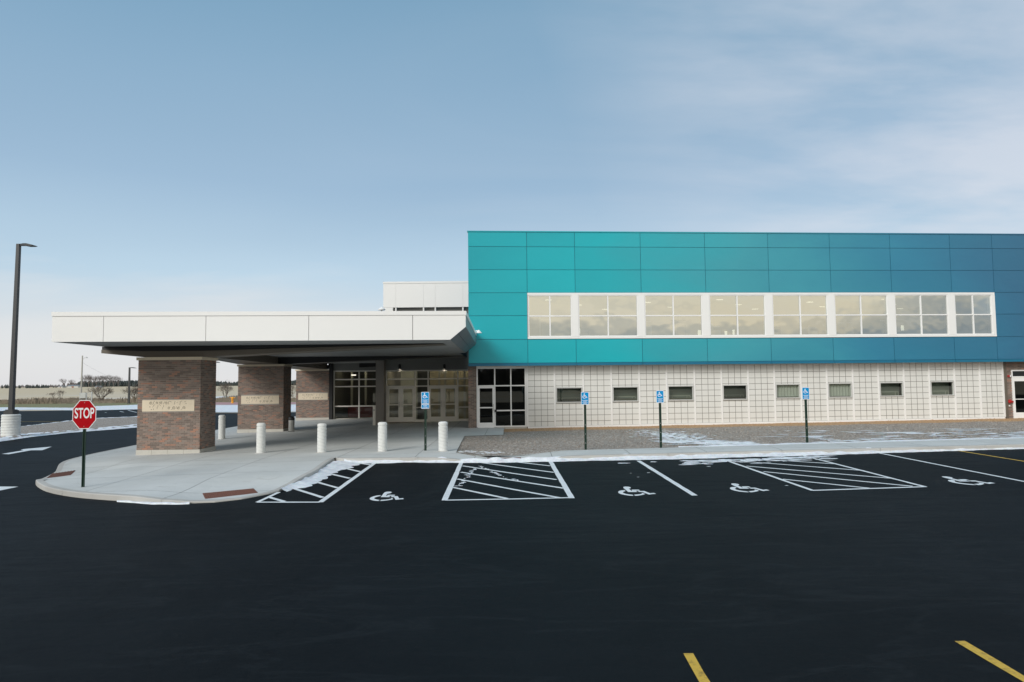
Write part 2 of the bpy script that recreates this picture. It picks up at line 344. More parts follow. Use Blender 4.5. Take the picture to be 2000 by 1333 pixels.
def thing(name, label, cat, loc=(0, 0, 0), group=None, world=False, rz=0):
    o = bpy.data.objects.new(name, None); COL.objects.link(o); o.location = loc; o.rotation_euler = (0, 0, rz)
    o.empty_display_size = .3
    o['label'] = label; o['category'] = cat
    if group: o['group'] = group
    if world: o['_w'] = 1
    return o
def dup(root, loc, label, rz=0):
    r = root.copy(); COL.objects.link(r); r.location = loc; r.rotation_euler = (0, 0, rz); r['label'] = label
    for ch in list(root.children):
        c = ch.copy(); COL.objects.link(c); c.parent = r
        for gc_ in list(ch.children):
            d = gc_.copy(); COL.objects.link(d); d.parent = c
    return r
def textmesh(s, size, sx=1.0, ext=.002):
    cu = bpy.data.curves.new('t', 'FONT'); cu.body = s; cu.size = size; cu.extrude = ext; cu.align_x = 'CENTER'; cu.align_y = 'CENTER'; cu.offset = size * .018
    o = bpy.data.objects.new('t', cu); COL.objects.link(o); dg = bpy.context.evaluated_depsgraph_get()
    me = bpy.data.meshes.new_from_object(o.evaluated_get(dg)); bpy.data.objects.remove(o); 
    for v in me.vertices: v.co = Vector((v.co.x * sx, -v.co.z, v.co.y))    # upright, facing -Y
    me.materials.clear(); me.materials.append(MATS['sign_white']); return me
# ------------------------------------------------------------------ drape polygons on the terrain
CUTX = (-20, -3, 0, 30); CUTY = (-40, 22, 130, 610)
def drape(poly, lift, sub=0, rough=0):
    bm = bmesh.new(); vs = [bm.verts.new((p[0], p[1], 0)) for p in poly]; bm.faces.new(vs)
    bmesh.ops.triangulate(bm, faces=bm.faces[:])
    for c_ in CUTX: bmesh.ops.bisect_plane(bm, geom=bm.verts[:] + bm.edges[:] + bm.faces[:], plane_co=(c_, 0, 0), plane_no=(1, 0, 0))
    for c_ in CUTY: bmesh.ops.bisect_plane(bm, geom=bm.verts[:] + bm.edges[:] + bm.faces[:], plane_co=(0, c_, 0), plane_no=(0, 1, 0))
    for v in bm.verts: v.co.z = g(v.co.x, v.co.y) + lift
    bmesh.ops.recalc_face_normals(bm, faces=bm.faces[:])
    for f_ in bm.faces:
        if f_.normal.z < 0: f_.normal_flip()
    return bm
def drape_obj(name, poly, lift, mat, parent=None, kind=None):
    bm = drape(poly, lift); me = bpy.data.meshes.new(name); bm.to_mesh(me); bm.free(); me.materials.append(MATS[mat])
    o = link(name, me, parent)
    if kind: o['kind'] = kind
    return o
def G2(*pts): return [(q.x, q.y) for q in (gnd(*p) for p in pts)]
# ------------------------------------------------------------------ ground, asphalt
drape_obj('ground', [(-3000, -400), (3000, -400), (3000, 4000), (-3000, 4000)], -.02, 'field', kind='structure')
asph = drape_obj('asphalt_pavement', [(-160, -60), (120, -60), (120, 40), (60, 60), (30, 90)] +
                 [(q[0], q[1]) for q in G2((560, 806), (463, 807.5), (413, 807.5), (267, 800), (140, 802), (0, 803.5))] +
                 [(-130, 84), (-160, 84)], 0.0, 'asphalt', kind='structure')
def strip(a, b, wd, lift=.004, name='parking_line', mat='road_paint'):
    a = Vector(a[:2]); b = Vector(b[:2]); d = (b - a).normalized(); n = Vector((-d.y, d.x)) * wd / 2
    k = max(2, int((b - a).length / .35)); P1 = []; P2 = []
    for i in range(k + 1):
        q = a + (b - a) * i / k; j1 = noise.noise(Vector((q.x * 5, q.y * 5, 0))) * .012; j2 = noise.noise(Vector((q.x * 5, q.y * 5, 9))) * .012
        P1.append(q + n * (1 + j1 / wd * 2)); P2.append(q - n * (1 + j2 / wd * 2))
    return drape_obj(name, [tuple(p) for p in P1] + [tuple(p) for p in reversed(P2)], lift, mat, asph)
W4 = .10
for a, b_ in [((502.8, 981.8), (625.3, 981.8)), ((502.8, 981.8), (544.8, 962.2)), ((625.3, 981.8), (732, 904.8)),
              ((697, 905), (725, 909)), ((663.8, 913), (704, 922.3)), ((634, 923.7), (683, 935.3)), ((609.5, 939.8), (659.2, 953.8)),
              ((572.8, 954.5), (630.5, 972.7)), ((525.5, 972), (555.3, 980.8)),
              ((868, 978), (901, 903.8)), ((1073, 898.5), (1117, 973.8)), ((870, 977.8), (1117, 972.8)),
              ((903.5, 910.8), (1087.3, 937.7)), ((900, 923), (1101.3, 954.5)), ((893, 936.3), (1092, 973)), ((884.3, 952.8), (991, 974.8)),
              ((935, 903.8), (1082, 923.7)), ((1003, 902.7), (1075, 910.8)),
              ((1247, 900.5), (1357, 968.5)), ((1411.5, 897.5), (1588, 959.2)), ((1566, 890), (1808, 952)), ((1586, 959), (1808, 951.6)),
              ((1528.8, 936.8), (1697.5, 954.5)), ((1491, 922), (1782.5, 950.8)), ((1457.5, 911.3), (1743.8, 935.5)), ((1425, 900), (1687.5, 920)),
              ((1490, 898), (1632.5, 907)), ((1525, 893), (1585, 897)), ((1716.3, 885.5), (2080, 957))]:
    d_main = (a, b_) in (((868, 978), (901, 903.8)), ((1073, 898.5), (1117, 973.8)), ((1247, 900.5), (1357, 968.5)), ((625.3, 981.8), (732, 904.8)))
    strip(gnd(*a), gnd(*b_), .13 if d_main else W4, lift=.004 if d_main else .0065 + random.random() * .002)
for a, b_ in [((1872.5, 881), (2120, 921)), ((1344, 1277), (1420, 1406)), ((1874, 1253), (2090, 1381))]:
    strip(gnd(*a), gnd(*b_), .10 if a[1] > 1000 else .09, name='yellow_parking_line', mat='yellow_paint')
for a, b_ in [((205, 806), (208, 806.5)), ((234, 804), (242, 805.5)), ((250, 802), (267, 806)), ((40, 824), (140, 824))]:
    strip(gnd(*a), gnd(*b_), .14, mat='yellow_paint' if a[0] == 40 else 'road_paint', name='far_parking_line')
# accessible parking symbols painted on the asphalt
ISA = [[(740, 705), (800, 640), (880, 530), (950, 485), (1060, 468), (1180, 472), (1228, 495), (1200, 525), (1100, 552), (1045, 558), (1000, 620), (965, 655), (1150, 660), (1120, 710)],
       [(1010, 652), (1070, 605), (1370, 605), (1345, 650)],
       [(1210, 665), (1485, 665), (1545, 765), (1725, 750), (1740, 795), (1560, 805), (1390, 825), (1325, 710), (1190, 708)],
       [(750, 625), (720, 662), (600, 690), (500, 720), (460, 755), (500, 790), (600, 815), (700, 830), (650, 875), (500, 865), (360, 840), (270, 800), (265, 760), (320, 715), (450, 665), (600, 635)],
       [(760, 825), (900, 818), (1050, 805), (1180, 780), (1240, 740), (1285, 795), (1200, 820), (1000, 850), (850, 868), (720, 875)]]
c0 = gnd(755, 970)
isa_local = []
for P in ISA:
    L = []
    for (x_, y_) in P:
        q = gnd(710 + x_ / 22.22, 940 + y_ / 22.22); L.append((q.x - c0.x, q.y - c0.y))
    isa_local.append(L)
for (cx, cy, k) in ((755, 970, 1), (1235.5, 960, 1.04), (1452.5, 953.5, 1.04), (1880, 939.5, 1.12)):
    c1 = gnd(cx, cy); mb = MB()
    for L in isa_local:
        mb.poly([(c1.x + x_ * k, c1.y + y_ * k, g(c1.x + x_ * k, c1.y + y_ * k) + .005) for x_, y_ in L])
    part('accessible_symbol', mb, 'road_paint', asph, label='white wheelchair symbol painted on the asphalt')
Z = 12.12
drape_obj('painted_arrow', G2(*[(x / Z, 860 + y / Z) for x, y in ((40, 330), (560, 245), (490, 235), (560, 215), (1225, 157), (1000, 242), (740, 243), (205, 338))]), .005, 'road_paint', asph)
drape_obj('painted_arrow', G2((36, 951.3), (0, 951), (-30, 950), (-30, 966), (0, 958.8)), .005, 'road_paint', asph)
# ------------------------------------------------------------------ verge, gravel island, snow by the road
def jag(pts, amp, step=.25, seed=0):
    out = []
    for i in range(len(pts) - 1):
        a = Vector(pts[i][:2]); b_ = Vector(pts[i + 1][:2]); k = max(1, int((b_ - a).length / step)); n = Vector((-(b_ - a).y, (b_ - a).x)).normalized()
        for j in range(k):
            q = a + (b_ - a) * j / k; v = noise.noise(Vector((q.x * .9, q.y * .9, seed))) + .6 * noise.noise(Vector((q.x * 3.1, q.y * 3.1, seed + 5))) + .4 * noise.noise(Vector((q.x * 8, q.y * 8, seed)))
            out.append(q + n * v * amp)
    out.append(Vector(pts[-1][:2])); return out
def ribbon(name, e1, e2, lift, h, mat='snow', kind='stuff', parent=None, n=None, label='thin bank of snow', a1=.05, a2=.05, seed=0, step=.2, prof=((0, 0), (.12, .8), (.35, 1), (.65, .9), (.88, .6), (1, 0))):
    def resample(P, n):
        L = [0]
        for i in range(1, len(P)): L.append(L[-1] + (Vector(P[i][:2]) - Vector(P[i - 1][:2])).length)
        out = []; j = 0
        for k in range(n + 1):
            s = L[-1] * k / n
            while j < len(P) - 2 and L[j + 1] < s: j += 1
            t_ = (s - L[j]) / max(1e-6, L[j + 1] - L[j]); out.append(Vector(P[j][:2]).lerp(Vector(P[j + 1][:2]), t_))
        return out, L[-1]
    _, ln = resample(e1, 2); n = n or max(6, int(ln / step)); A, _ = resample(e1, n); B, _ = resample(e2, n)
    mb = MB(); rows = []
    for k in range(n + 1):
        d = (A[k] - B[k]); d = d.normalized() if d.length > 0 else Vector((0, 1))
        q = A[k]; f1 = noise.noise(Vector((q.x * 1.1, q.y * 1.1, seed))) + .7 * noise.noise(Vector((q.x * 4, q.y * 4, seed + 3))); f2 = noise.noise(Vector((q.x * 1.1, q.y * 1.1, seed + 7))) + .7 * noise.noise(Vector((q.x * 4, q.y * 4, seed + 9)))
        a_ = A[k] + d * f1 * a1; b2 = B[k] + d * f2 * a2; row = []
        for s, hh in prof:
            p_ = a_.lerp(b2, s); row.append((p_.x, p_.y, g(p_.x, p_.y) + lift + hh * h * (.75 + .5 * noise.noise(Vector((p_.x * 3, p_.y * 3, 2))))))
        rows.append(row)
    nn = 6
    for r in rows: mb.v += r
    for k in range(n):
        for j in range(nn - 1): mb.f.append((k * nn + j, k * nn + j + 1, (k + 1) * nn + j + 1, (k + 1) * nn + j)); mb.t.append(0)
    me = mb.mesh(name, mat, True); o = link(name, me, parent)
    if kind: o['kind'] = kind
    if parent is None: o['label'] = label; o['category'] = 'snow'
    return o
verge = drape_obj('grass_verge', G2((-40, 797), (0, 796.5), (60, 797), (140, 797), (267, 791), (413, 786.5), (470, 786.5), (600, 786.5)) + [(-12, 135), (-200, 135), (-200, 95)], .02, 'grass', kind='structure')
isl = drape_obj('gravel_island', G2((-60, 868), (0, 862), (60, 853.5), (150, 844.5), (267, 834.5), (330, 829)) + G2((345, 818), (330, 813), (267, 816.5), (183, 820.3), (139.5, 824.8), (37, 836.8), (0, 839.8), (-60, 845)), .10, 'gravel', kind='structure')
E1 = [(-60, 865), (0, 857.8), (36, 850.5), (150, 842.8), (267, 831), (330, 826)]; E2 = [(-60, 872), (0, 863.8), (60, 854.8), (135, 846.6), (267, 836), (335, 830)]
ribbon('snow_strip', G2(*E1), G2(*E2), .02, .12, label='snow lying along the near edge of the gravel island by the light pole', a1=.12, a2=.08)
ribbon('snow_strip', G2((-60, 843), (0, 838.8), (37, 836), (139.5, 824), (183, 819.6), (267, 815.8), (330, 812.5)), G2((-60, 845), (0, 840), (37, 837.3), (139.5, 825.2), (183, 820.8), (267, 817), (330, 813.7)), .02, .12, label='thin snow line along the far edge of the gravel island', a1=.05, a2=.05)
ribbon('snow_strip', G2((-40, 796), (0, 796), (60, 796.5), (140, 797), (180, 794), (267, 791), (330, 788.5)), G2((-40, 803.5), (0, 803.2), (60, 801), (140, 802), (180, 802), (267, 800), (330, 802)), .01, .06, label='broad snow strip beyond the far parking lot, in front of the grass verge', a1=.5, a2=.4)
drape_obj('snowy_walk', G2((385, 792), (413, 791.5), (470, 791.5), (600, 790), (600, 806), (463, 807), (385, 807)), .035, 'concrete', kind='structure')
drape_obj('red_walk', G2((385, 786.5), (470, 786.5), (600, 786), (600, 790), (470, 791.4), (385, 791.6)), .03, 'red_pavement', kind='structure')
ribbon('snow_strip', G2((385, 792.5), (470, 792.5), (600, 792)), G2((385, 806), (463, 806), (600, 804)), .05, .04, label='snow covering the walk seen between the first two brick piers', a1=.6, a2=.2, step=.6)
ribbon('snow_strip', G2((414, 775.5), (440, 775), (463, 774)), G2((414, 779.5), (440, 778), (463, 775)), .03, .05, label='snow patch on the grass behind the yellow hydrant', a1=.6, a2=.6, step=.6)
# ------------------------------------------------------------------ plaza, sidewalk, kerb
def curve(pts, step=.4):
    P = [Vector(p) for p in pts]; out = []
    for i in range(len(P) - 1):
        p0 = P[max(i - 1, 0)]; p1 = P[i]; p2 = P[i + 1]; p3 = P[min(i + 2, len(P) - 1)]; k = max(1, int((p2 - p1).length / step))
        for j in range(k):
            t_ = j / k; out.append(.5 * ((2 * p1) + (p2 - p0) * t_ + (2 * p0 - 5 * p1 + 4 * p2 - p3) * t_ ** 2 + (3 * p1 - p0 - 3 * p2 + p3) * t_ ** 3))
    out.append(P[-1]); return out
front = curve(G2((575, 817), (463, 837), (413, 846), (266, 875), (140, 903), (105, 924), (75, 940), (70, 948), (91, 961), (140, 971), (210, 977.5), (315, 983.5), (367, 984), (420, 982), (472, 976), (525, 966), (546, 961)))
front += curve(G2((546, 961), (575, 949), (618, 928), (640, 911), (654.5, 902.5)))[1:]
front += curve(G2((660, 903.5), (680, 904.3), (900, 903.3), (1018, 902.2), (1075, 900.5), (1150, 898.5), (1250, 896), (1350, 893.4), (1600, 887.2), (1750, 883.2), (2000, 876.5), (2200, 871)))
def lay(pts): return [(q.x, q.y) for q in (gnd(x, y, .13) for x, y in pts)]
backe = lay([(2200, 851.5), (2000, 856), (1750, 862.5), (1500, 869.5), (1100, 880.5), (1020, 884), (954, 887), (891, 883.5), (907, 852), (983, 849.5), (984, 840)])
bx = backe[-1][0]
outline = [tuple(p) for p in front] + backe + [(bx, 36.5), (bx, 62), (-15, 62)]
# tactile pads and the ramps around them
PADS = [[(395.5, 964.3), (495.3, 954.8), (504, 963.2), (400.8, 974.8)], [(90.3, 934.8), (101.5, 925.8), (147.7, 919.5), (138.3, 928.2)], [(951.5, 895), (1017.3, 894), (1018, 901.0), (951.5, 901.3)]]
padc = []
for P in PADS:
    L = G2(*P); padc.append((sum(p[0] for p in L) / 4, sum(p[1] for p in L) / 4))
def lift(x, y):
    v = .13
    for cx, cy in padc:
        d = sqrt((x - cx) ** 2 + (y - cy) ** 2); s = clampf((d - .7) / 1.5, 0, 1); s = s * s * (3 - 2 * s); v = min(v, .018 + .112 * s)
    return v
pave = thing('plaza_pavement', 'pale concrete plaza and sidewalk laid in jointed slabs in front of the building', 'pavement', (0, 0, 0)); del pave['category']; pave['kind'] = 'structure'
def shclip(P, axis, val, keep_less):
    out = []; n = len(P)
    for i in range(n):
        a = P[i]; b_ = P[(i + 1) % n]; ia = (a[axis] <= val) == keep_less; ib = (b_[axis] <= val) == keep_less
        if ia: out.append(a)
        if ia != ib:
            t_ = (val - a[axis]) / (b_[axis] - a[axis]); out.append((a[0] + (b_[0] - a[0]) * t_, a[1] + (b_[1] - a[1]) * t_))
    return out
def area(P): return abs(sum(P[i][0] * P[(i + 1) % len(P)][1] - P[(i + 1) % len(P)][0] * P[i][1] for i in range(len(P)))) / 2
# kerb strip along the front, cut into lengths
KW = .16
fr = [Vector(p) for p in front]; offs = []
for i, p in enumerate(fr):
    d = (fr[min(i + 1, len(fr) - 1)] - fr[max(i - 1, 0)]).normalized(); nrm = Vector((-d.y, d.x)); offs.append(nrm)
# outline runs anticlockwise round the island, inside lies to the left
inner = [fr[i] + offs[i] * KW for i in range(len(fr))]
seg = 8
for s0 in range(0, len(fr) - 1, seg):
    mb = MB(); s1 = min(s0 + seg, len(fr) - 1); rows = []
    for i in range(s0, s1 + 1):
        o_, q = fr[i].copy(), inner[i]; d = (fr[min(i + 1, len(fr) - 1)] - fr[max(i - 1, 0)]).normalized()
        if i == s0: o_ = o_ + d * .006; q = q + d * .006
        if i == s1: o_ = o_ - d * .006; q = q - d * .006
        lf = lift(*o_); top = g(*o_) + lf; tin = g(*q) + lf; bt = g(*o_) - .05; e = o_ + offs[i] * .02; e2 = o_ + offs[i] * .005
        rows += [(o_.x, o_.y, bt), (e2.x, e2.y, top - .02), (e.x, e.y, top), (q.x, q.y, tin), (q.x, q.y, bt)]
    mb.v = rows
    for k in range(s1 - s0):
        for j in range(4): mb.f.append((k * 5 + j, k * 5 + j + 1, (k + 1) * 5 + j + 1, (k + 1) * 5 + j)); mb.t.append(0)
    part('kerb_stone', mb, 'kerb_concrete', pave)
gapw = .007
pin = [tuple(p) for p in inner] + outline[len(front):]
xs = [-40, -20, -17.6, -15.2, -12.8, -10.4, -8, -5.5, -3, -1.2, 1.2, 3.6, 6, 8.4, 10.8, 13.2, 15.6, 18, 20.4, 22.8, 25.2, 27.6, 31, 34]
ys = [10, 14.2, 16.6, 19.0, 21.0, 22.0, 24.4, 26.8, 29.2, 31.6, 34, 36.4, 39, 42, 45, 48, 52, 63]
JV = []; JF = []
def cell(i, j, gw):
    P = pin
    for ax, val, kl in ((0, xs[i] + gw, False), (0, xs[i + 1] - gw, True), (1, ys[j] + gw, False), (1, ys[j + 1] - gw, True)):
        P = shclip(P, ax, val, kl)
        if len(P) < 3: return None
    if area(P) < .02: return None
    Q = []
    for p_ in P:
        if not Q or (abs(p_[0] - Q[-1][0]) + abs(p_[1] - Q[-1][1])) > 1e-4: Q.append(p_)
    if abs(Q[0][0] - Q[-1][0]) + abs(Q[0][1] - Q[-1][1]) < 1e-4: Q.pop()
    bm = bmesh.new()
    try: bm.faces.new([bm.verts.new((a_, b2, 0)) for a_, b2 in Q])
    except Exception: bm.free(); return None
    bmesh.ops.triangulate(bm, faces=bm.faces[:])
    if any(abs(cx - .5 * (xs[i] + xs[i + 1])) < 3.6 and abs(cy - .5 * (ys[j] + ys[j + 1])) < 3.6 for cx, cy in padc):
        for q_ in range(1, 6):
            bmesh.ops.bisect_plane(bm, geom=bm.verts[:] + bm.edges[:] + bm.faces[:], plane_co=(xs[i] + (xs[i + 1] - xs[i]) * q_ / 6, 0, 0), plane_no=(1, 0, 0))
            bmesh.ops.bisect_plane(bm, geom=bm.verts[:] + bm.edges[:] + bm.faces[:], plane_co=(0, ys[j] + (ys[j + 1] - ys[j]) * q_ / 6, 0), plane_no=(0, 1, 0))
    for v in bm.verts: v.co.z = g(v.co.x, v.co.y) + lift(v.co.x, v.co.y)
    bmesh.ops.recalc_face_normals(bm, faces=bm.faces[:])
    if sum(f_.normal.z * f_.calc_area() for f_ in bm.faces) < 0: bmesh.ops.reverse_faces(bm, faces=bm.faces[:])
    return bm
for i in range(len(xs) - 1):
    for j in range(len(ys) - 1):
        bm = cell(i, j, gapw)
        if not bm: continue
        me = bpy.data.meshes.new('concrete_slab'); bm.to_mesh(me); bm.free(); me.materials.append(MATS['concrete']); link('concrete_slab', me, pave)
        bm = cell(i, j, 0)
        if not bm: continue
        bm.verts.index_update(); k0 = len(JV); JV += [(v.co.x, v.co.y, v.co.z - .03) for v in bm.verts]; JF += [tuple(k0 + v.index for v in f_.verts) for f_ in bm.faces]; bm.free()
me = bpy.data.meshes.new('joint_bed'); me.from_pydata(JV, [], JF); me.materials.append(MATS['joint']); link('joint_bed', me, pave)
for P, lb in zip(PADS, ('rusty red tactile paving plate beside the striped aisle at the front of the plaza', 'rusty red tactile paving plate on the rounded corner left of the stop sign', 'rusty red tactile paving plate in the sidewalk at the edge of the gravel bed')):
    L = [Vector((q.x, q.y)) for q in (gnd(x, y, .02) for x, y in P)]; c_ = sum(L, Vector((0, 0))) / 4
    tp = thing('tactile_plate', lb, 'paving plate', (c_.x, c_.y, g(*c_) + lift(*c_)), 'tactile plates at the kerb ramps'); mb = MB()
    def on(u, v, h): 
        q = L[0].lerp(L[1], u).lerp(L[3].lerp(L[2], u), v); return Vector((q.x - c_.x, q.y - c_.y, g(*q) + lift(*q) + h - g(*c_) - lift(*c_)))
    for a_ in range(8):
        u0, u1 = a_ / 8, (a_ + 1) / 8
        mb.hexa([on(u0, 0, -.01), on(u1, 0, -.01), on(u1, 1, -.01), on(u0, 1, -.01), on(u0, 0, .006), on(u1, 0, .006), on(u1, 1, .006), on(u0, 1, .006)])
    part('plate', mb, 'rust_iron', tp); mb = MB()
    for a_ in range(26):
        for b2 in range(8):
            u, v = (a_ + .5) / 26, (b2 + .5) / 8; h_ = .006
            mb.hexa([on(u - .011, v - .035, h_), on(u + .011, v - .035, h_), on(u + .011, v + .035, h_), on(u - .011, v + .035, h_), on(u - .006, v - .02, h_ + .012), on(u + .006, v - .02, h_ + .012), on(u + .006, v + .02, h_ + .012), on(u - .006, v + .02, h_ + .012)])
    d_ = part('dome', mb, 'rust_iron', tp, kind='stuff')
# ------------------------------------------------------------------ gravel and mulch bed
bed_poly = [backe[i] for i in (0, 1, 2, 3, 4, 5, 6, 7, 8, 9, 10)] + [(bx + .02, 34.9), (27, 37.2), (40, 38), (45, 30)]
bm = bmesh.new(); bm.faces.new([bm.verts.new((a_[0], a_[1], 0)) for a_ in bed_poly]); bmesh.ops.triangulate(bm, faces=bm.faces[:])
for k in range(-4, 44):
    bmesh.ops.bisect_plane(bm, geom=bm.verts[:] + bm.edges[:] + bm.faces[:], plane_co=(k * 1.0, 0, 0), plane_no=(1, 0, 0))
for k in range(0, 26):
    bmesh.ops.bisect_plane(bm, geom=bm.verts[:] + bm.edges[:] + bm.faces[:], plane_co=(0, 22 + k * .6, 0), plane_no=(0, 1, 0))
def bedz(x, y): return g(x, y) + lift(x, y) - .025 - .04 * clampf((y - .06 * x - 30) / 3, 0, 1) + .03 * noise.noise(Vector((x * .6, y * .6, 0)))
for v in bm.verts: v.co.z = bedz(v.co.x, v.co.y)
bmesh.ops.recalc_face_normals(bm, faces=bm.faces[:])
if sum(f_.normal.z for f_ in bm.faces) < 0: bmesh.ops.reverse_faces(bm, faces=bm.faces[:])
me = bpy.data.meshes.new('gravel_bed'); bm.to_mesh(me); bm.free(); me.materials.append(MATS['gravel']); bed = link('gravel_bed', me); bed['kind'] = 'structure'
def inpoly(x, y, P):
    c_ = False; j = len(P) - 1
    for i in range(len(P)):
        if (P[i][1] > y) != (P[j][1] > y) and x < (P[j][0] - P[i][0]) * (y - P[i][1]) / (P[j][1] - P[i][1]) + P[i][0]: c_ = not c_
        j = i
    return c_
mb = MB()
for _ in range(26000):
    x = random.uniform(-3, 31); y = random.uniform(23, 36.5)
    if y > YF + TS * x + .45 or not inpoly(x, y, bed_poly): continue
    s = random.uniform(.012, .04); a_ = random.uniform(0, pi); z = bedz(x, y); dx, dy = cos(a_) * s, sin(a_) * s; k = random.uniform(.35, .9)
    top = (x + random.uniform(-.3, .3) * s, y, z + s * random.uniform(.4, 1.0))
    c1, c2, c3 = (x - dx, y - dy, z - .004), (x + dx * k, y + dy * k, z + .0), (x - dy * k, y + dx * k, z - .004)
    i = len(mb.v); mb.v += [c1, c2, c3, top]; mb.f += [(i, i + 1, i + 3), (i + 1, i + 2, i + 3), (i + 2, i, i + 3)]; mb.t += [0, 0, 0]
o = link('gravel_stones', mb.mesh('gravel_stones', 'gravel', fix=False)); o['kind'] = 'stuff'; o['label'] = 'loose brown and grey gravel strewn over the bed along the building'
# snow along the kerb and thin patches
k1 = G2((672, 903.5), (900, 902.6), (1018, 901.6), (1075, 899.8), (1150, 897.5), (1250, 895), (1350, 892), (1600, 886), (1750, 882), (2000, 875.6), (2150, 872))
k2 = G2((672, 906.3), (900, 904.8), (1018, 903.6), (1075, 902), (1150, 900.6), (1250, 899), (1350, 896.8), (1500, 892.5), (1600, 889.6), (1750, 884.6), (2000, 877.2), (2150, 873.6))
ribbon('snow_strip', k1, k2, -.003, .145, label='long ragged snow strip along the kerb at the head of the parking stalls', a1=.0, a2=.11, step=.12, prof=((0, 1), (.15, .92), (.35, .6), (.6, .32), (.85, .15), (1, 0)))
ribbon('snow_strip', G2((548, 961), (575, 949.5), (618, 928.5), (640, 912), (655, 903.5), (660, 903)), G2((560, 961), (600, 953), (634, 936), (664, 920), (698, 908), (712, 905)), -.003, .10, label='wedge of snow between the plaza kerb and the striped aisle', a1=.0, a2=.30, step=.1, prof=((0, 1), (.1, .9), (.35, .55), (.6, .35), (.85, .2), (1, 0)))
ribbon('snow_strip', G2((228, 979.2), (300, 983), (345, 984.2), (370, 984)), G2((228, 980.5), (300, 986), (345, 986.2), (370, 985)), -.003, .05, label='sliver of snow at the foot of the rounded kerb near the stop sign', a1=.0, a2=.04, step=.1)
def lay3(pts, l=.11): return [(q.x, q.y) for q in (gnd(x, y, l) for x, y in pts)]
ribbon('snow_strip', lay3([(1325, 872.5), (1420, 870), (1500, 868), (1600, 865.5), (1750, 861), (1850, 858.5), (2000, 854.5), (2150, 851)]), lay3([(1325, 874.5), (1420, 872), (1500, 870.6), (1600, 868), (1750, 863.5), (1850, 861), (2000, 857.5), (2150, 853)]), .10, .05, label='ragged snow line between the sidewalk and the gravel bed', a1=.22, a2=.05, step=.12, seed=4)
def patch(mb, cx, cy, rx, ry, zf, h=.012, n=14):
    s = random.random() * 50; i = len(mb.v); mb.v.append((cx, cy, zf(cx, cy) + h))
    for k in range(n):
        q = 2 * pi * k / n; r = 1 + .75 * noise.noise(Vector((cos(q) * 1.3 + s, sin(q) * 1.3, s))) + random.uniform(-.18, .18)
        x, y = cx + rx * r * cos(q), cy + ry * r * sin(q); mb.v.append((x, y, zf(x, y) + h * .35))
    for k in range(n): mb.f.append((i, i + 1 + k, i + 1 + (k + 1) % n)); mb.t.append(0)
mb = MB()
bz = lambda x, y: bedz(x, y) + .012
def bpt(px, py): q = gnd(px, py, .11); return q.x, q.y
for _ in range(420):                      # dusting in front of the second and third sign
    u = random.gauss(0, 1); v = random.gauss(0, 1); px = 1320 + u * 38 + v * 6; py = 853 + .09 * (px - 1320) + v * 4.5
    if 840 < py < 870: x, y = bpt(px, py); patch(mb, x, y, random.uniform(.03, .16), random.uniform(.02, .09), bz, .014, 9)
for _ in range(170):
    px = random.uniform(1290, 1470); py = 862 + (px - 1290) * .035 + random.gauss(0, 2.2); x, y = bpt(px, py)
    patch(mb, x, y, random.uniform(.1, .45), random.uniform(.02, .08), bz, .014, 11)
for _ in range(250):
    px = random.uniform(1480, 2060); py = random.uniform(836 + (2000 - px) * .012, 866 - (px - 1480) * .018)
    if random.random() > .35 + .65 * (px - 1480) / 560: continue
    if noise.noise(Vector((px * .012, py * .11, 3))) < -.08: continue
    x, y = bpt(px, py); patch(mb, x, y, random.uniform(.08, .6), random.uniform(.03, .14), bz, .014, 12)
for _ in range(70):
    px = random.uniform(897, 985); py = 884 + random.gauss(0, 1.0) + (2 if px > 930 else 0); x, y = bpt(px, py); patch(mb, x, y, random.uniform(.02, .09), random.uniform(.01, .04), lambda a, b: g(a, b) + .135, .01, 8)
o = link('snow_patches', mb.mesh('snow_patches', 'snow')); o['kind'] = 'stuff'; o['label'] = 'thin broken patches of snow on the gravel bed'
mb = MB(); az = lambda x, y: g(x, y) + .009
for (x0, y0, x1, y1, n, sp) in ((893, 953, 930, 915, 34, 1.5), (938, 912, 985, 932, 22, 1.2), (990, 935, 1010, 940, 5, 2)):
    for _ in range(n):
        t_ = random.random(); q = gnd(x0 + (x1 - x0) * t_ + random.gauss(0, sp * 1.6), y0 + (y1 - y0) * t_ + random.gauss(0, sp * .6)); patch(mb, q.x, q.y, random.uniform(.012, .07), random.uniform(.02, .07), az, .006, 8)
for _ in range(130):
    px = random.uniform(1340, 1620); q = gnd(px, 899 - (px - 1400) * .035 + abs(random.gauss(0, 3.5))); patch(mb, q.x, q.y, random.uniform(.03, .3), random.uniform(.02, .09), az, .006, 9)
for px, py, rx in ((1215, 905.8, .12), (1277, 903.2, .08), (1340, 901, .13), (1232, 925.5, .02), (1247, 933, .02), (1267, 924.5, .04), (1536, 949.5, .03), (1385, 912, .05)):
    q = gnd(px, py); patch(mb, q.x, q.y, rx * 1.4, rx * .8, az, .006, 10)
o = link('snow_crumbs', mb.mesh('snow_crumbs', 'snow')); o['kind'] = 'stuff'; o['label'] = 'trodden crumbs of snow on the asphalt stalls'
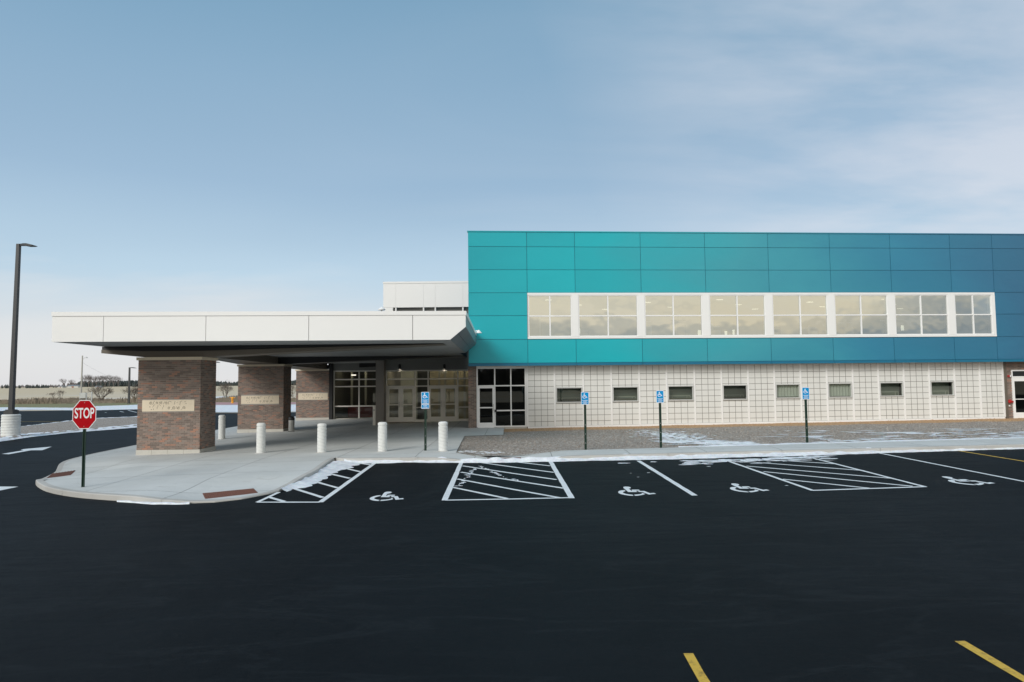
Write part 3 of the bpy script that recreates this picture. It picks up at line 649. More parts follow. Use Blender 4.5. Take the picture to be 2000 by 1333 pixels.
# ------------------------------------------------------------------ brickwork
CO, BL, MT = .0677, .2032, .010
def tint(): return random.choice((random.uniform(.02, .65), random.uniform(.2, .7), random.uniform(.55, 1))) if random.random() < .8 else random.uniform(.02, .4)
def courses(p0, u, ln, z0, z1, nrm, holes=()):
    """yield (u0, u1, za, zb, row) of every brick on the face that starts at p0 and runs along u"""
    rows = int(round((z1 - z0) / CO)); co = (z1 - z0) / rows; k = 0
    for r in range(rows):
        za = z0 + r * co + MT * .5; zb = z0 + (r + 1) * co - MT * .5; s = -BL / 2 if r % 2 else 0
        while s < ln - .01:
            a_, b2 = max(s, 0) + MT * .5, min(s + BL, ln) - MT * .5; s += BL
            if b2 - a_ < .03: continue
            segs = [(a_, b2)]
            for (h0, h1, hz0, hz1) in holes:
                if zb > hz0 and za < hz1:
                    ns = []
                    for (c1, c2) in segs:
                        if c1 < h0: ns.append((c1, min(c2, h0)))
                        if c2 > h1: ns.append((max(c1, h1), c2))
                    segs = ns
            for c1, c2 in segs:
                if c2 - c1 > .02: yield c1, c2, za, zb, r
def brick_hex(mb, p0, u, nrm, a_, b2, za, zb, tn, proud):
    P = []
    for z in (za, zb):
        for (q, o_) in ((a_, proud), (b2, proud), (b2, -.01), (a_, -.01)):
            w_ = p0 + u * q + nrm * o_; P.append((w_.x, w_.y, z))
    mb.hexa(P, max(tn, .001), skip=(4,))
def brick_face(mb, p0, u, ln, z0, z1, nrm, holes=(), dark=0):
    for a_, b2, za, zb, r in courses(p0, u, ln, z0, z1, nrm, holes):
        brick_hex(mb, p0, u, nrm, a_, b2, za, zb, max(.001, tint() - dark), .010 + random.uniform(-.0015, .0015))
brick_variants = []
for k in range(14):
    mb = MB(); h_ = (CO - MT) / 2; l_ = (BL - MT) / 2
    mb.hexa([(-l_, -.010, -h_), (l_, -.010, -h_), (l_, .01, -h_), (-l_, .01, -h_), (-l_, -.010, h_), (l_, -.010, h_), (l_, .01, h_), (-l_, .01, h_)], .02 + .97 * ((k / 13) ** 1.5), skip=(4,))
    brick_variants.append(mb.mesh('brick', 'brick'))
def spiral(cx, cz, r, turns, ph, s=1, n=22):
    return [(cx + s * r * (1 - .8 * k / n) * cos(ph + 2 * pi * turns * k / n), cz + r * (1 - .8 * k / n) * sin(ph + 2 * pi * turns * k / n)) for k in range(n + 1)]
def carving():
    L = []
    for (cx, cz, r, sg) in ((.17, .72, .14, 1), (.29, .74, .11, -1), (.375, .74, .13, 1), (.475, .72, .13, -1), (.53, .28, .13, 1), (.63, .28, .14, -1), (.72, .27, .13, 1), (.83, .30, .12, -1)):
        L.append([(x_ / 4.6 + cx, z_) for x_, z_ in [((p[0]), p[1]) for p in spiral(0, cz, r, 1.6, .5, sg)]])
    for (x0, z0, x1, z1) in ((.20, .62, .25, .9), (.33, .85, .345, .60), (.41, .62, .45, .85), (.51, .62, .53, .88), (.53, .88, .58, .82), (.63, .60, .655, .86), (.68, .78, .70, .79), (.74, .82, .79, .88), (.745, .80, .75, .55),
                             (.84, .86, .85, .80), (.86, .70, .87, .65), (.20, .38, .25, .6), (.15, .45, .16, .35), (.18, .2, .19, .15), (.22, .24, .23, .16), (.31, .55, .30, .22), (.35, .52, .37, .5), (.42, .55, .41, .2), (.58, .15, .62, .42), (.67, .42, .70, .2), (.77, .15, .82, .42)):
        n = 7; L.append([(x0 + (x1 - x0) * k / n + .008 * sin(2 * pi * k / n), z0 + (z1 - z0) * k / n) for k in range(n + 1)])
    return L
CARV = carving()
def pier(pl, pr, dep, ztop, label, capf, plq, singles=False, shift=0):
    """pl, pr: front bottom corners on the plaza; dep: depth"""
    y0 = .5 * (pl.y + pr.y); x0, x1 = pl.x * y0 / pl.y, pr.x * y0 / pr.y; zb = .5 * (pl.z + pr.z)
    root = thing('brick_pier', label, 'pier', ((x0 + x1) / 2, y0 + dep / 2, zb), 'brick piers carrying the canopy', world=True)
    y1 = y0 + dep; zs = zb + .17; zc = ztop - .11
    mb = MB(); mb.box(x0 + .012, x1 - .012, y0 + .012, y1 - .012, zb - .3, zc); part('mortar_core', mb, 'mortar', root)
    front_ = list(courses(Vector((x0, y0, 0)), Vector((1, 0, 0)), x1 - x0, zs, zc, Vector((0, -1, 0)), [(plq[0] - x0, plq[1] - x0, plq[2], plq[3])]))
    mb = MB(); cnt = 0; nr = Vector((0, -1, 0)); P0 = Vector((x0, y0 + .012, 0))
    for a_, b2, za, zt, r in front_:
        full = abs((b2 - a_) - (BL - MT)) < .002
        tn = tint()
        if singles and full and cnt < 300:
            o_ = bpy.data.objects.new('brick', brick_variants[min(13, int(((tn / 1.0) ** .66) * 14))]); COL.objects.link(o_); o_.parent = root
            o_.location = Vector((x0 + (a_ + b2) / 2, y0 + .012 + random.uniform(-.0015, .0015), (za + zt) / 2)) - Vector(root.location); o_.scale = (1, 1, (zt - za) / (CO - MT)); cnt += 1
        else: brick_hex(mb, P0, Vector((1, 0, 0)), nr, a_, b2, za, zt, tn, .010 + random.uniform(-.0015, .0015))
    brick_face(mb, Vector((x1 - .012, y0, 0)), Vector((0, 1, 0)), dep, zs, zc, Vector((1, 0, 0)))
    brick_face(mb, Vector((x0 + .012, y0, 0)), Vector((0, 1, 0)), dep, zs, zc, Vector((-1, 0, 0)))
    brick_face(mb, Vector((x0, y1 - .012, 0)), Vector((1, 0, 0)), x1 - x0, zs, zc, Vector((0, 1, 0)))
    part('brickwork', mb, 'brick', root, kind='stuff')
    # base stones and cap stones
    nst = 4; ln = (x1 - x0 + .03) / nst
    for k in range(nst):
        mb = MB(); mb.box(x0 - .015 + k * ln + .004, x0 - .015 + (k + 1) * ln - .004, y0 - .015, y0 + .25, zb - .3, zs - .006); part('base_stone', mb, 'cut_stone', root)
    mb = MB(); mb.box(x1 - .2, x1 + .015, y0 + .256, y1 + .015, zb - .3, zs - .006); part('base_stone', mb, 'cut_stone', root)
    mb = MB(); mb.box(x0 - .015, x0 + .2, y0 + .256, y1 + .015, zb - .3, zs - .006); part('base_stone', mb, 'cut_stone', root)
    edges = [x0 - .05] + [x0 + (x1 - x0) * q for q in capf] + [x1 + .05]
    for a_, b2 in zip(edges[:-1], edges[1:]):
        mb = MB(); mb.box(a_ + .004, b2 - .004, y0 - .05, y1 + .05, zc + .005, ztop); part('cap_stone', mb, 'limestone', root)
    mb = MB(); mb.box(plq[0] + .004, plq[1] - .004, y0 - .012, y0 + .02, plq[2] + .004, plq[3] - .004); pq = part('relief_plaque', mb, 'limestone', root)
    mb = MB(); W_, H_ = plq[1] - plq[0], plq[3] - plq[2]
    for L in CARV: mb.tube([(plq[0] + W_ * (.0 + x_ * .97), y0 - .012, plq[2] + H_ * z_) for x_, z_ in L], .006, 4)
    part('carved_scroll', mb, 'carving', pq, kind='stuff')
    return root, y0, x0, x1, zb
def plq_at(a_, b2, Y):
    p1, p2 = at(*a_, Y), at(*b2, Y); return (p1.x, p2.x, p2.z, p1.z)
pl, pr = gnd(266, 888, .12), gnd(389.5, 888, .12); Y1 = (pl.y + pr.y) / 2
P1 = pier(pl, pr, 1.3, at(330, 698, Y1).z, 'nearest and largest brick pier, at the left front corner of the plaza', (.09, .5, .91), plq_at((278, 782), (379.8, 803.5), Y1), True)
pl, pr = gnd(463.5, 845, .12), gnd(553, 845, .12); Y2 = (pl.y + pr.y) / 2
P2 = pier(pl, pr, 1.25, at(508, 712, Y2).z, 'middle brick pier with the steel trash can at its right side', (.5,), plq_at((471, 773.4), (545, 789), Y2))
pl, pr = gnd(577.5, 821, .12), gnd(647, 821, .12); Y3 = (pl.y + pr.y) / 2
P3 = pier(pl, pr, 1.5, at(612, 722, Y3).z, 'farthest brick pier, standing against the glass wall of the entrance', (.5,), plq_at((582.5, 768.5), (640.3, 781), Y3))
0 and print('PIERS', Y1, Y2, Y3, P1[2:], P2[2:], P3[2:])
# ------------------------------------------------------------------ canopy
CANX = at(909.6, 640, 23.0).x
cano = thing('entrance_canopy', 'long flat white entrance canopy with dark underside, resting on the brick piers', 'canopy', (-8, 24, 3.8), world=True)
def cyf(x): return 23.0 + .07 * (x - CANX)          # front plane of the canopy
def cp(px, py, d=0.0):
    r = ray(px, py); s = (23.0 + d - .07 * CANX) / (r.y - .07 * r.x); return Vector((0, 0, CAMH)) + r * s
ztopc = .5 * (cp(101, 611).z + cp(909.6, 606.6).z); zbot = .5 * (cp(104, 667).z + cp(879, 665.2).z); zchm = cp(909.6, 638.5).z
zcop = .5 * (cp(101, 618.5).z + cp(909.6, 615.2).z)
XL = cp(101.5, 640).x; xch = cp(879, 665.2).x
0 and print('CANOPY', CANX, XL, ztopc, zbot, zchm, xch)
BACK = 50.0
def Q(x, d, z): return Vector((x - .019 * d, cyf(x) + d, z))
def cprism(name, pts, d0, d1, mat, parent=cano):
    mb = MB(); n = len(pts); A = [Q(x, d0, z) for x, z in pts]; B = [Q(x, d1, z) for x, z in pts]; mb.v = [tuple(v) for v in A + B]
    mb.f = [tuple(range(n)), tuple(range(2 * n - 1, n - 1, -1))] + [((k + 1) % n, k, n + k, n + (k + 1) % n) for k in range(n)]; mb.t = [0] * len(mb.f)
    return part(name, mb, mat, parent)
jx = [XL] + [cp(x_, 640).x for x_ in (202, 402, 603, 806)] + [CANX]
gp = .009
for k in range(5):
    a_, b2 = jx[k] + (gp if k else 0), jx[k + 1] - (gp if k < 4 else 0)
    pts = [(a_, zbot), (b2, zbot), (b2, zcop - .008), (a_, zcop - .008)] if k < 4 else [(a_, zbot), (xch, zbot), (CANX, zchm), (CANX, zcop - .008), (a_, zcop - .008)]
    cprism('fascia_panel', pts, 0, .05, 'white_panel')
cprism('coping', [(XL - .02, zcop), (CANX + .02, zcop), (CANX + .02, ztopc), (XL - .02, ztopc)], -.02, .4, 'white_panel')
DM = (YF + TS * CANX) - 23.0 - .03        # how far the free end runs back to the teal box
# core body, its underside is the soffit
cprism('canopy_body', [(XL + .06, zbot + .03), (xch - .04, zbot + .03), (CANX - .06, zchm + .03), (CANX - .06, ztopc - .05), (XL + .06, ztopc - .05)], .052, DM, 'black_metal')
cprism('canopy_body', [(XL + .06, zbot + .035), (-2.35, zbot + .035), (-2.35, ztopc - .06), (XL + .06, ztopc - .06)], DM + .004, BACK - 23, 'black_metal')
ds = [.052, 1.7, 3.6, 5.5, 7.6, DM]
sx = [XL + .02] + [jx[1], jx[2], jx[3], jx[4]] + [xch]
for i in range(5):
    for j in range(5):
        a_, b2 = sx[i] + .006, sx[i + 1] - .006
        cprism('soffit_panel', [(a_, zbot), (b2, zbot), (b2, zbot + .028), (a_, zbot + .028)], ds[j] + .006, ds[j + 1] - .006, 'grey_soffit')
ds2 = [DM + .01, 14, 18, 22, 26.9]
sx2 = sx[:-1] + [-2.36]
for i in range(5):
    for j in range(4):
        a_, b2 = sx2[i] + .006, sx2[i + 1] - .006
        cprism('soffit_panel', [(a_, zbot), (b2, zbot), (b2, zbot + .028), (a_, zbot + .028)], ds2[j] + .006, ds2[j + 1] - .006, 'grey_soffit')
# free end: upright side panels and the chamfered underside
for j in range(3):
    d0, d1 = .052 + (DM - .052) * j / 3 + .008, .052 + (DM - .052) * (j + 1) / 3 - .008
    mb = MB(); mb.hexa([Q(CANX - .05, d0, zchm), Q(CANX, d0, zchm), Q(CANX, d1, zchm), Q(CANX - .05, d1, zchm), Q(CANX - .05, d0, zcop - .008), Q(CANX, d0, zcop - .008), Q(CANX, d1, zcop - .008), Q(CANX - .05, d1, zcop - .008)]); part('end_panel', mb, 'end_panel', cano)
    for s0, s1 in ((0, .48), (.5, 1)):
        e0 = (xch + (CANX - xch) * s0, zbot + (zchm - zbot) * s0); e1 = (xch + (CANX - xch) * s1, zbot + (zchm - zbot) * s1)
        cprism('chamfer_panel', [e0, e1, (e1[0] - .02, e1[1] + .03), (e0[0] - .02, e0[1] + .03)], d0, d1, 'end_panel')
cprism('end_coping', [(CANX - .3, zcop), (CANX + .02, zcop), (CANX + .02, ztopc), (CANX - .3, ztopc)], .404, DM, 'white_panel')
cprism('left_end_panel', [(XL, zbot), (XL + .05, zbot), (XL + .05, zcop - .008), (XL, zcop - .008)], .052, 26.9, 'white_panel')
# small cone lamp on the free end
mb = MB(); c_ = Q(CANX, DM - .6, at(928, 650, 32.6).z); mb.lathe([(.02, .14), (.15, 0), (.15, -.02)], 16, (c_.x + .15, c_.y, c_.z)); mb.tube([(c_.x, c_.y, c_.z + .1), (c_.x + .15, c_.y, c_.z + .1)], .02)
part('end_lamp', mb, 'white_frame', cano)
# three tapering beams over the piers: dark upper band, bronze lower panel; rear two black throughout, shade painted over the bronze
def beam(Yb, xl, zl, xp0, zp0, xp1, zp1, xr, lower, thick=1.1):
    mb = MB(); zt = zbot - .004; half = lambda z: (zt + (z - zt) * .45) if lower else z
    A = [(xl, zt), (xl, half(zl)), (xp0, half(zp0)), (xp1, half(zp1)), (xr, zt - .01 if not lower else half(zt - .02))]
    mb.prism([(x_, Yb, z_) for x_, z_ in A], (0, thick, 0)); part('beam_upper_band', mb, 'black_metal', cano)
    if lower:
        mb = MB(); mb.prism([(x_, Yb - .04, z_) for x_, z_ in ((xl, half(zl) - .003), (xl, zl), (xp0, zp0), (xp1, zp1), (xr, zt - .02), (xr, half(zt - .02) - .003), (xp1, half(zp1) - .003), (xp0, half(zp0) - .003))], (0, thick + .04, 0)); part('beam_lower_panel', mb, 'dark_bronze', cano)
Yb = Y1 + .12
a0 = at(199, 690.5, Yb)
beam(Yb, a0.x, a0.z, P1[2] + .1, at(330, 697.5, Yb).z, P1[3], at(412, 697.5, Yb).z, at(866, 673, Yb).x, True)
Yb2 = Y2 + .15
beam(Yb2, P1[2] + .6, at(463, 711.5, Yb2).z, P2[2], at(463, 711.5, Yb2).z, P2[3] + .1, at(566, 711.5, Yb2).z, CANX - 1.0, False)
Yb3 = Y3 + .15
beam(Yb3, P1[2] + .6, at(577, 721.5, Yb3).z, P3[2], at(577, 721.5, Yb3).z, P3[3], at(640, 719, Yb3).z, -3.5, False)
# longitudinal edge beam along the piers
zc1 = at(412, 699, Y1 + 1.3).z
mb = MB(); xa = P1[3] - .55; mb.hexa([(xa, Y1 + 1.25, zc1), (P1[3] - .05, Y1 + 1.25, zc1), (P2[3] - .3, Y2, P1[4] * 0 + at(479, 711.6, Y2).z), (P2[2], Y2, at(479, 711.6, Y2).z), (xa, Y1 + 1.25, zbot - .005), (P1[3] - .05, Y1 + 1.25, zbot - .005), (P2[3] - .3, Y2, zbot - .005), (P2[2], Y2, zbot - .005)]); part('edge_beam', mb, 'dark_bronze', cano)
mb = MB(); zz = at(600, 718, (Y2 + Y3) / 2).z; mb.hexa([(P2[2] + .3, Y2 + 1.3, zz), (P2[3] - .3, Y2 + 1.3, zz), (P3[3] - .3, Y3, zz), (P3[2] + .3, Y3, zz), (P2[2] + .3, Y2 + 1.3, zbot - .005), (P2[3] - .3, Y2 + 1.3, zbot - .005), (P3[3] - .3, Y3, zbot - .005), (P3[2] + .3, Y3, zbot - .005)]); part('edge_beam', mb, 'dark_bronze', cano)
for px, Yq in ((569, 28.5),):    # recessed downlights
    mb = MB(); q = at(px, 686, Yq); mb.lathe([(.14, 0), (.11, .012), (.0, .014)], 16, (q.x, Yq, zbot - .016)); part('downlight', mb, 'down_glow', cano)
# ------------------------------------------------------------------ building: upper teal volume
bld = thing('school_building', 'two storey building with turquoise to blue metal upper storey over a pale gridded ground floor', 'building', (10, 34, 0), world=True)
def fx(px, py=600, d=0): return fac(px, py, d).x
def fz(pts, d=0): return sum(fac(x_, y_, d).z for x_, y_ in pts) / len(pts)
zr = [fz([(915, 453), (1500, 455.5), (1941, 459.5)]), fz([(920, 481.5), (1500, 484), (1900, 486.5)]), fz([(920, 527), (1500, 528), (1900, 529)]), fz([(920, 573.2), (1940, 570.8)]),
      fz([(920, 618.3), (1960, 613)]), fz([(920, 665.3), (1960, 656.7)]), fz([(930, 711), (1500, 706), (1941, 701)]), fz([(930, 717), (1500, 711.5), (1950, 705.5)])]
vx = [fx(914.5), fx(1030), fx(1124), fx(1253), fx(1379.5), fx(1503.5), fx(1624.5), fx(1743), fx(1860.5), fx(1943.5), fx(2057, 600), fx(2170), fx(2280)]
gj = .010
mb = MB(); mb.fbox(vx[0] + .03, vx[1] - .005, .03, 24, zr[7] + .1, zr[0] - .03); part('wall_core', mb, 'teal_trim', bld)
mb = MB(); mb.fbox(vx[1] - .003, vx[9] + .003, .03, 24, zr[3], zr[0] - .03); part('wall_core', mb, 'teal_trim', bld)
mb = MB(); mb.fbox(vx[9] + .005, vx[-1] - .02, .03, 24, zr[7] + .1, zr[0] - .03); part('wall_core', mb, 'teal_trim', bld)
mb = MB(); mb.fbox(vx[1] - .003, vx[9] + .003, .03, 24, zr[7] + .1, zr[5]); part('wall_core', mb, 'teal_trim', bld)
def tpanel(x0, x1, z0, z1): 
    mb = MB(); mb.fbox(x0 + gj, x1 - gj, 0, .028, z0 + gj, z1 - gj); part('teal_panel', mb, 'teal_paint', bld)
for c_ in range(len(vx) - 1):
    for r in range(3): tpanel(vx[c_], vx[c_ + 1], zr[r + 1], zr[r])
    if c_ == 0 or c_ >= 9:
        for r in (3, 4): tpanel(vx[c_], vx[c_ + 1], zr[r + 1], zr[r])
    tpanel(vx[c_], vx[c_ + 1], zr[6], zr[5])
    mb = MB(); mb.fbox(vx[c_] + (gj if c_ else -.01), vx[c_ + 1] - gj, -.035, .03, zr[7], zr[6] - .012); part('bottom_trim', mb, 'teal_trim', bld)
mb = MB(); mb.fbox(vx[0] - .03, vx[-1], -.03, .35, zr[0] - .0, zr[0] + .05); part('roof_coping', mb, 'teal_paint', bld)
LW = .5                                     # lower wall stands this far behind the teal face
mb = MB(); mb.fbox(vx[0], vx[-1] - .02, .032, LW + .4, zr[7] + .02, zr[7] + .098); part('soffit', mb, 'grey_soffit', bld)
for px in (1180, 1340, 1642, 1788, 1940):
    x_ = fx(px, 712); mb = MB(); mb.fbox(x_ - .1, x_ + .1, .2, .34, zr[7] - .03, zr[7] + .018); part('soffit_light', mb, 'white_frame', bld)
# window band
zh, zsill = fz([(1030, 574.5), (1500, 573.5), (1937, 573.3)]), fz([(1030, 664), (1500, 659.5), (1940, 656.5)])
zg0, zg1 = fz([(1040, 659.5), (1500, 656), (1900, 652.8)]), zh - .07
ztr = fz([(1074, 618.5), (1500, 616), (1900, 614)])
units = [(1031.5, 1116.5, 1074), (1129.7, 1245.5, 1187.4), (1259, 1371.5, 1315), (1385.5, 1495, 1440), (1508.5, 1616.5, 1563), (1630, 1734, 1681.6), (1747.5, 1851.5, 1799), (1864.5, 1937.5, 1900.5)]
mb = MB(); mb.fbox(vx[1] + .004, vx[9] - .004, -.03, .5, zsill, zg0 - .005); part('window_sill', mb, 'white_frame', bld)
mb = MB(); mb.fbox(vx[1] + .004, vx[9] - .004, -.015, .12, zg1 + .004, zr[3] - .004); part('window_head', mb, 'white_frame', bld)
for k, (a_, b2, m_) in enumerate(units):
    xa, xb, xm = fx(a_), fx(b2), fx(m_); z0, z1 = zg0, zg1
    mb = MB(); fw = .045
    mb.fbox(xa, xa + fw, .0, .09, z0, z1); mb.fbox(xb - fw, xb, .0, .09, z0, z1)
    mb.fbox(xa + fw + .001, xb - fw - .001, .0, .09, z0, z0 + .05); mb.fbox(xa + fw + .001, xb - fw - .001, .0, .09, z1 - .04, z1)
    mb.fbox(xm - .03, xm + .03, .003, .088, z0 + .051, z1 - .041)
    mb.fbox(xa + fw + .001, xm - .031, .005, .086, ztr - .03, ztr + .03); mb.fbox(xm + .031, xb - fw - .001, .005, .086, ztr - .03, ztr + .03)
    wn_ = part('window', mb, 'white_frame', bld)
    for (p0, p1) in ((xa + fw, xm - .03), (xm + .03, xb - fw)):
        for (q0, q1) in ((z0 + .05, ztr - .03), (ztr + .03, z1 - .04)):
            mb = MB(); mb.poly([F(p0, .05, q0), F(p1, .05, q0), F(p1, .05, q1), F(p0, .05, q1)]); part('pane', mb, 'glass_upper', wn_)
    nx = fx(units[k + 1][0]) if k < 7 else vx[9] - .005
    mb = MB(); mb.fbox(xb + .003, nx - .003, -.025, .35, zg0, zg1); part('window_column', mb, 'white_panel', bld)
mb = MB(); mb.fbox(vx[1] + .005, fx(1031) - .002, 0, .2, zg0, zg1); part('window_jamb', mb, 'white_frame', bld)
# upstairs room
mb = MB(); mb.fbox(vx[1] + .02, vx[9] - .02, 9, 9.2, zr[5] - .0, zr[3] + .1); part('back_wall', mb, 'room_wall', bld)
mb = MB(); mb.fbox(vx[1] + .02, vx[9] - .02, .55, 9, zg0 - .3, zg0 - .2); part('upper_floor', mb, 'room_floor', bld)
mb = MB(); mb.fbox(vx[1] + .02, vx[9] - .02, .1, 9, zg1 + .05, zg1 + .06); part('ceiling', mb, 'room_pale', bld)
for (s0, s1) in ((vx[1] - .004, vx[1] + .02), (vx[9] - .02, vx[9])):
    mb = MB(); mb.fbox(s0 + .001, s1 - .001, .5, 8.99, zg0 - .19, zg1 + .049); part('side_wall', mb, 'room_wall', bld)
for k in range(14):
    x_ = vx[1] + 1 + k * 1.85; d_ = 2.2 + (k * 37 % 5) * 1.2; mb = MB(); mb.fbox(x_, x_ + .34, d_, d_ + .12, zg1 + .02, zg1 + .045); part('ceiling_light', mb, 'lamp_glow', bld)
for k in range(11):                       # furniture and equipment inside
    x_ = vx[1] + .8 + k * 2.4 + random.uniform(-.5, .5); h_ = random.uniform(.5, 1.3); d_ = random.uniform(1.2, 4); mb = MB()
    mb.fbox(x_, x_ + random.uniform(.05, .12), d_, d_ + .06, zg0 - .2, zg0 + h_); mb.fbox(x_ + .15, x_ + .5, d_, d_ + .4, zg0 - .2, zg0 + h_ * .6); mb.fbox(x_ - .3, x_ + .5, d_ + .1, d_ + .15, zg0 + h_ * .8, zg0 + h_ * .84)
    part('furniture', mb, random.choice(['room_pale', 'room_dark', 'steel']), bld)
for px, py, w_ in ((1001 + 130, 647, .12), (1367, 650, .2), (1418, 652, .12), (1433, 649, .1), (1763, 641, .14)):
    q = fac(px, py, .9); mb = MB(); mb.fbox(q.x - w_ / 2, q.x + w_ / 2, .9, .95, q.z - .13, q.z + .13); part('table_lamp', mb, 'lamp_glow', bld)
# ------------------------------------------------------------------ lower wall: gridded translucent panels
def lx(px, py=770): return fac(px, py, LW).x
def lz(px, py): return fac(px, py, LW).z
bat = [1030, 1083.4, 1139.4, 1194.3, 1248.8, 1302.3, 1356.8, 1409.5, 1461.6, 1513, 1564.3, 1615.5, 1666.2, 1716.3, 1766.1, 1815.6, 1865.3, 1914.8, 1960]
bxx = [lx(p) for p in bat]
ztopk = zr[7] + .02
zbk = lambda x_: g(x_, YF) + .095
lines = [710 + 42.2 * k for k in range(9)]      # measured at 3.702x in bay one
glz = [lz(1100, 540 + y_ / 3.702) for y_ in lines]
swin = {1: (1088.0, 1136, 758.8, 785), 3: (1198, 1245, 757.4, 782.6), 5: (1306.3, 1352.3, 755.5, 780.6), 7: (1412.3, 1457.3, 753.8, 779.2), 9: (1517, 1560.8, 752.3, 776.5), 11: (1619, 1662, 750.3, 775), 13: (1720, 1762.6, 748.9, 772.8), 15: (1819, 1861.4, 746.9, 771.2)}
for k in range(18):
    xa, xb = bxx[k] + .045, bxx[k + 1] - .045; zb = (zbk(xa) + zbk(xb)) / 2 + .06
    hole = None
    if k in swin:
        s = swin[k]; hx0, hx1 = lx(s[0]), lx(s[1]); hz1, hz0 = lz((s[0] + s[1]) / 2, s[2]), lz((s[0] + s[1]) / 2, s[3]); hole = (max(hx0 - .055, xa + .004), min(hx1 + .055, xb - .004), hz0 - .055, hz1 + .055)
    mb = MB()
    if not hole: mb.fbox(xa, xb, LW, LW + .06, zb, ztopk - .01)
    else:
        mb.fbox(xa, xb, LW, LW + .06, zb, hole[2]); mb.fbox(xa, xb, LW, LW + .06, hole[3], ztopk - .01)
        mb.fbox(xa, hole[0], LW, LW + .06, hole[2] + .001, hole[3] - .001); mb.fbox(hole[1], xb, LW, LW + .06, hole[2] + .001, hole[3] - .001)
    tp = part('translucent_panel', mb, 'kalwall', bld)
    mb = MB(); sft = (.008 if k % 2 else -.008) + .0028 * (xa - bxx[0]); 
    def cut(x0, x1, z0, z1, dd):
        if hole and x1 > hole[0] and x0 < hole[1] and z1 > hole[2] and z0 < hole[3]:
            if x1 - x0 > z1 - z0:
                if hole[0] - x0 > .02: mb.fbox(x0, hole[0], LW - dd, LW + .002, z0, z1)
                if x1 - hole[1] > .02: mb.fbox(hole[1], x1, LW - dd, LW + .002, z0, z1)
            else:
                mb.fbox(x0, x1, LW - dd, LW + .002, z0, hole[2]); mb.fbox(x0, x1, LW - dd, LW + .002, hole[3], z1)
        else: mb.fbox(x0, x1, LW - dd, LW + .002, z0, z1)
    for z_ in glz: cut(xa + .002, xb - .002, z_ + sft - .009, z_ + sft + .009, .004)
    for q in (1, 2, 3):
        x_ = xa + (xb - xa) * q / 4; cut(x_ - .0075, x_ + .0075, zb + .01, ztopk - .04, .006)
    part('grid_bar', mb, 'kalwall_bar', tp, kind='stuff')
    if hole:
        mb = MB(); a0_, a1_, b0, b1 = hole; e = .05
        mb.fbox(a0_ + .002, a1_ - .002, LW - .05, LW + .08, b1 - e, b1); mb.fbox(a0_ + .002, a1_ - .002, LW - .06, LW + .08, b0, b0 + e)
        mb.fbox(a0_ + .002, a0_ + e, LW - .05, LW + .08, b0 + e + .001, b1 - e - .001); mb.fbox(a1_ - e, a1_ - .002, LW - .05, LW + .08, b0 + e + .001, b1 - e - .001)
        sw = part('small_window', mb, 'window_grey', bld)
        mb = MB(); mb.poly([F(a0_ + e, LW + .02, b0 + e), F(a1_ - e, LW + .02, b0 + e), F(a1_ - e, LW + .02, b1 - e), F(a0_ + e, LW + .02, b1 - e)]); part('pane', mb, 'glass_entry', sw)
        mb = MB(); cd_ = .10 if k in (9, 11) else .55
        if k in (9, 11):
            for j_ in range(16):
                xs0 = a0_ + (a1_ - a0_) * j_ / 16; xs1 = a0_ + (a1_ - a0_) * (j_ + 1) / 16; dj = .03 * (j_ % 2); mb.poly([F(xs0, LW + cd_ + dj, b0 - .1), F(xs1, LW + cd_ + .03 - dj, b0 - .1), F(xs1, LW + cd_ + .03 - dj, b1 + .1), F(xs0, LW + cd_ + dj, b1 + .1)])
        else: mb.fbox(a0_ - .1, a1_ + .1, LW + cd_, LW + cd_ + .02, b0 - .1, b1 + .1)
        part('curtain' if k in (9, 11) else 'room_back', mb, 'curtain' if k in (9, 11) else 'room_green', bld)
        mb = MB(); yb_ = b0 + e + .02
        for q in (.08, .22, .80, .93): x_ = a0_ + (a1_ - a0_) * q; mb.fbox(x_ - .012, x_ + .012, LW + .3, LW + .32, yb_ - .2, yb_ + .16)
        mb.fbox(a0_ + .1, a1_ - .1, LW + .28, LW + .30, yb_ + .15, yb_ + .18); part('window_shelf', mb, 'room_pale', bld)
for k, x_ in enumerate(bxx):
    mb = MB(); mb.fbox(x_ - .042, x_ + .042, LW - .035, LW + .06, zbk(x_) + .055, ztopk - .012); part('batten', mb, 'white_frame', bld)
for k in range(18):
    mb = MB(); z_ = (zbk(bxx[k]) + zbk(bxx[k + 1])) / 2; mb.fbox(bxx[k] + .003, bxx[k + 1] - .003, LW - .05, LW + .06, z_ - .4, z_ + .05); part('base_sill', mb, 'white_frame', bld)
mb = MB(); mb.fbox(bxx[0] - .05, bxx[-1] + 8, LW + .09, LW + .3, -.4, lz(1100, 745) - .9); part('inner_wall', mb, 'room_dark', bld)
mb = MB(); xk = bxx[-1]; mb.fbox(xk + .044, xk + .15, LW - .10, LW + .1, .0, ztopk - .012); part('end_post', mb, 'dark_bronze', bld)
mb = MB(); mb.fbox(bxx[0], bxx[-1], LW + 1.8, LW + 1.85, .1, ztopk); part('room_back', mb, 'room_dark', bld)
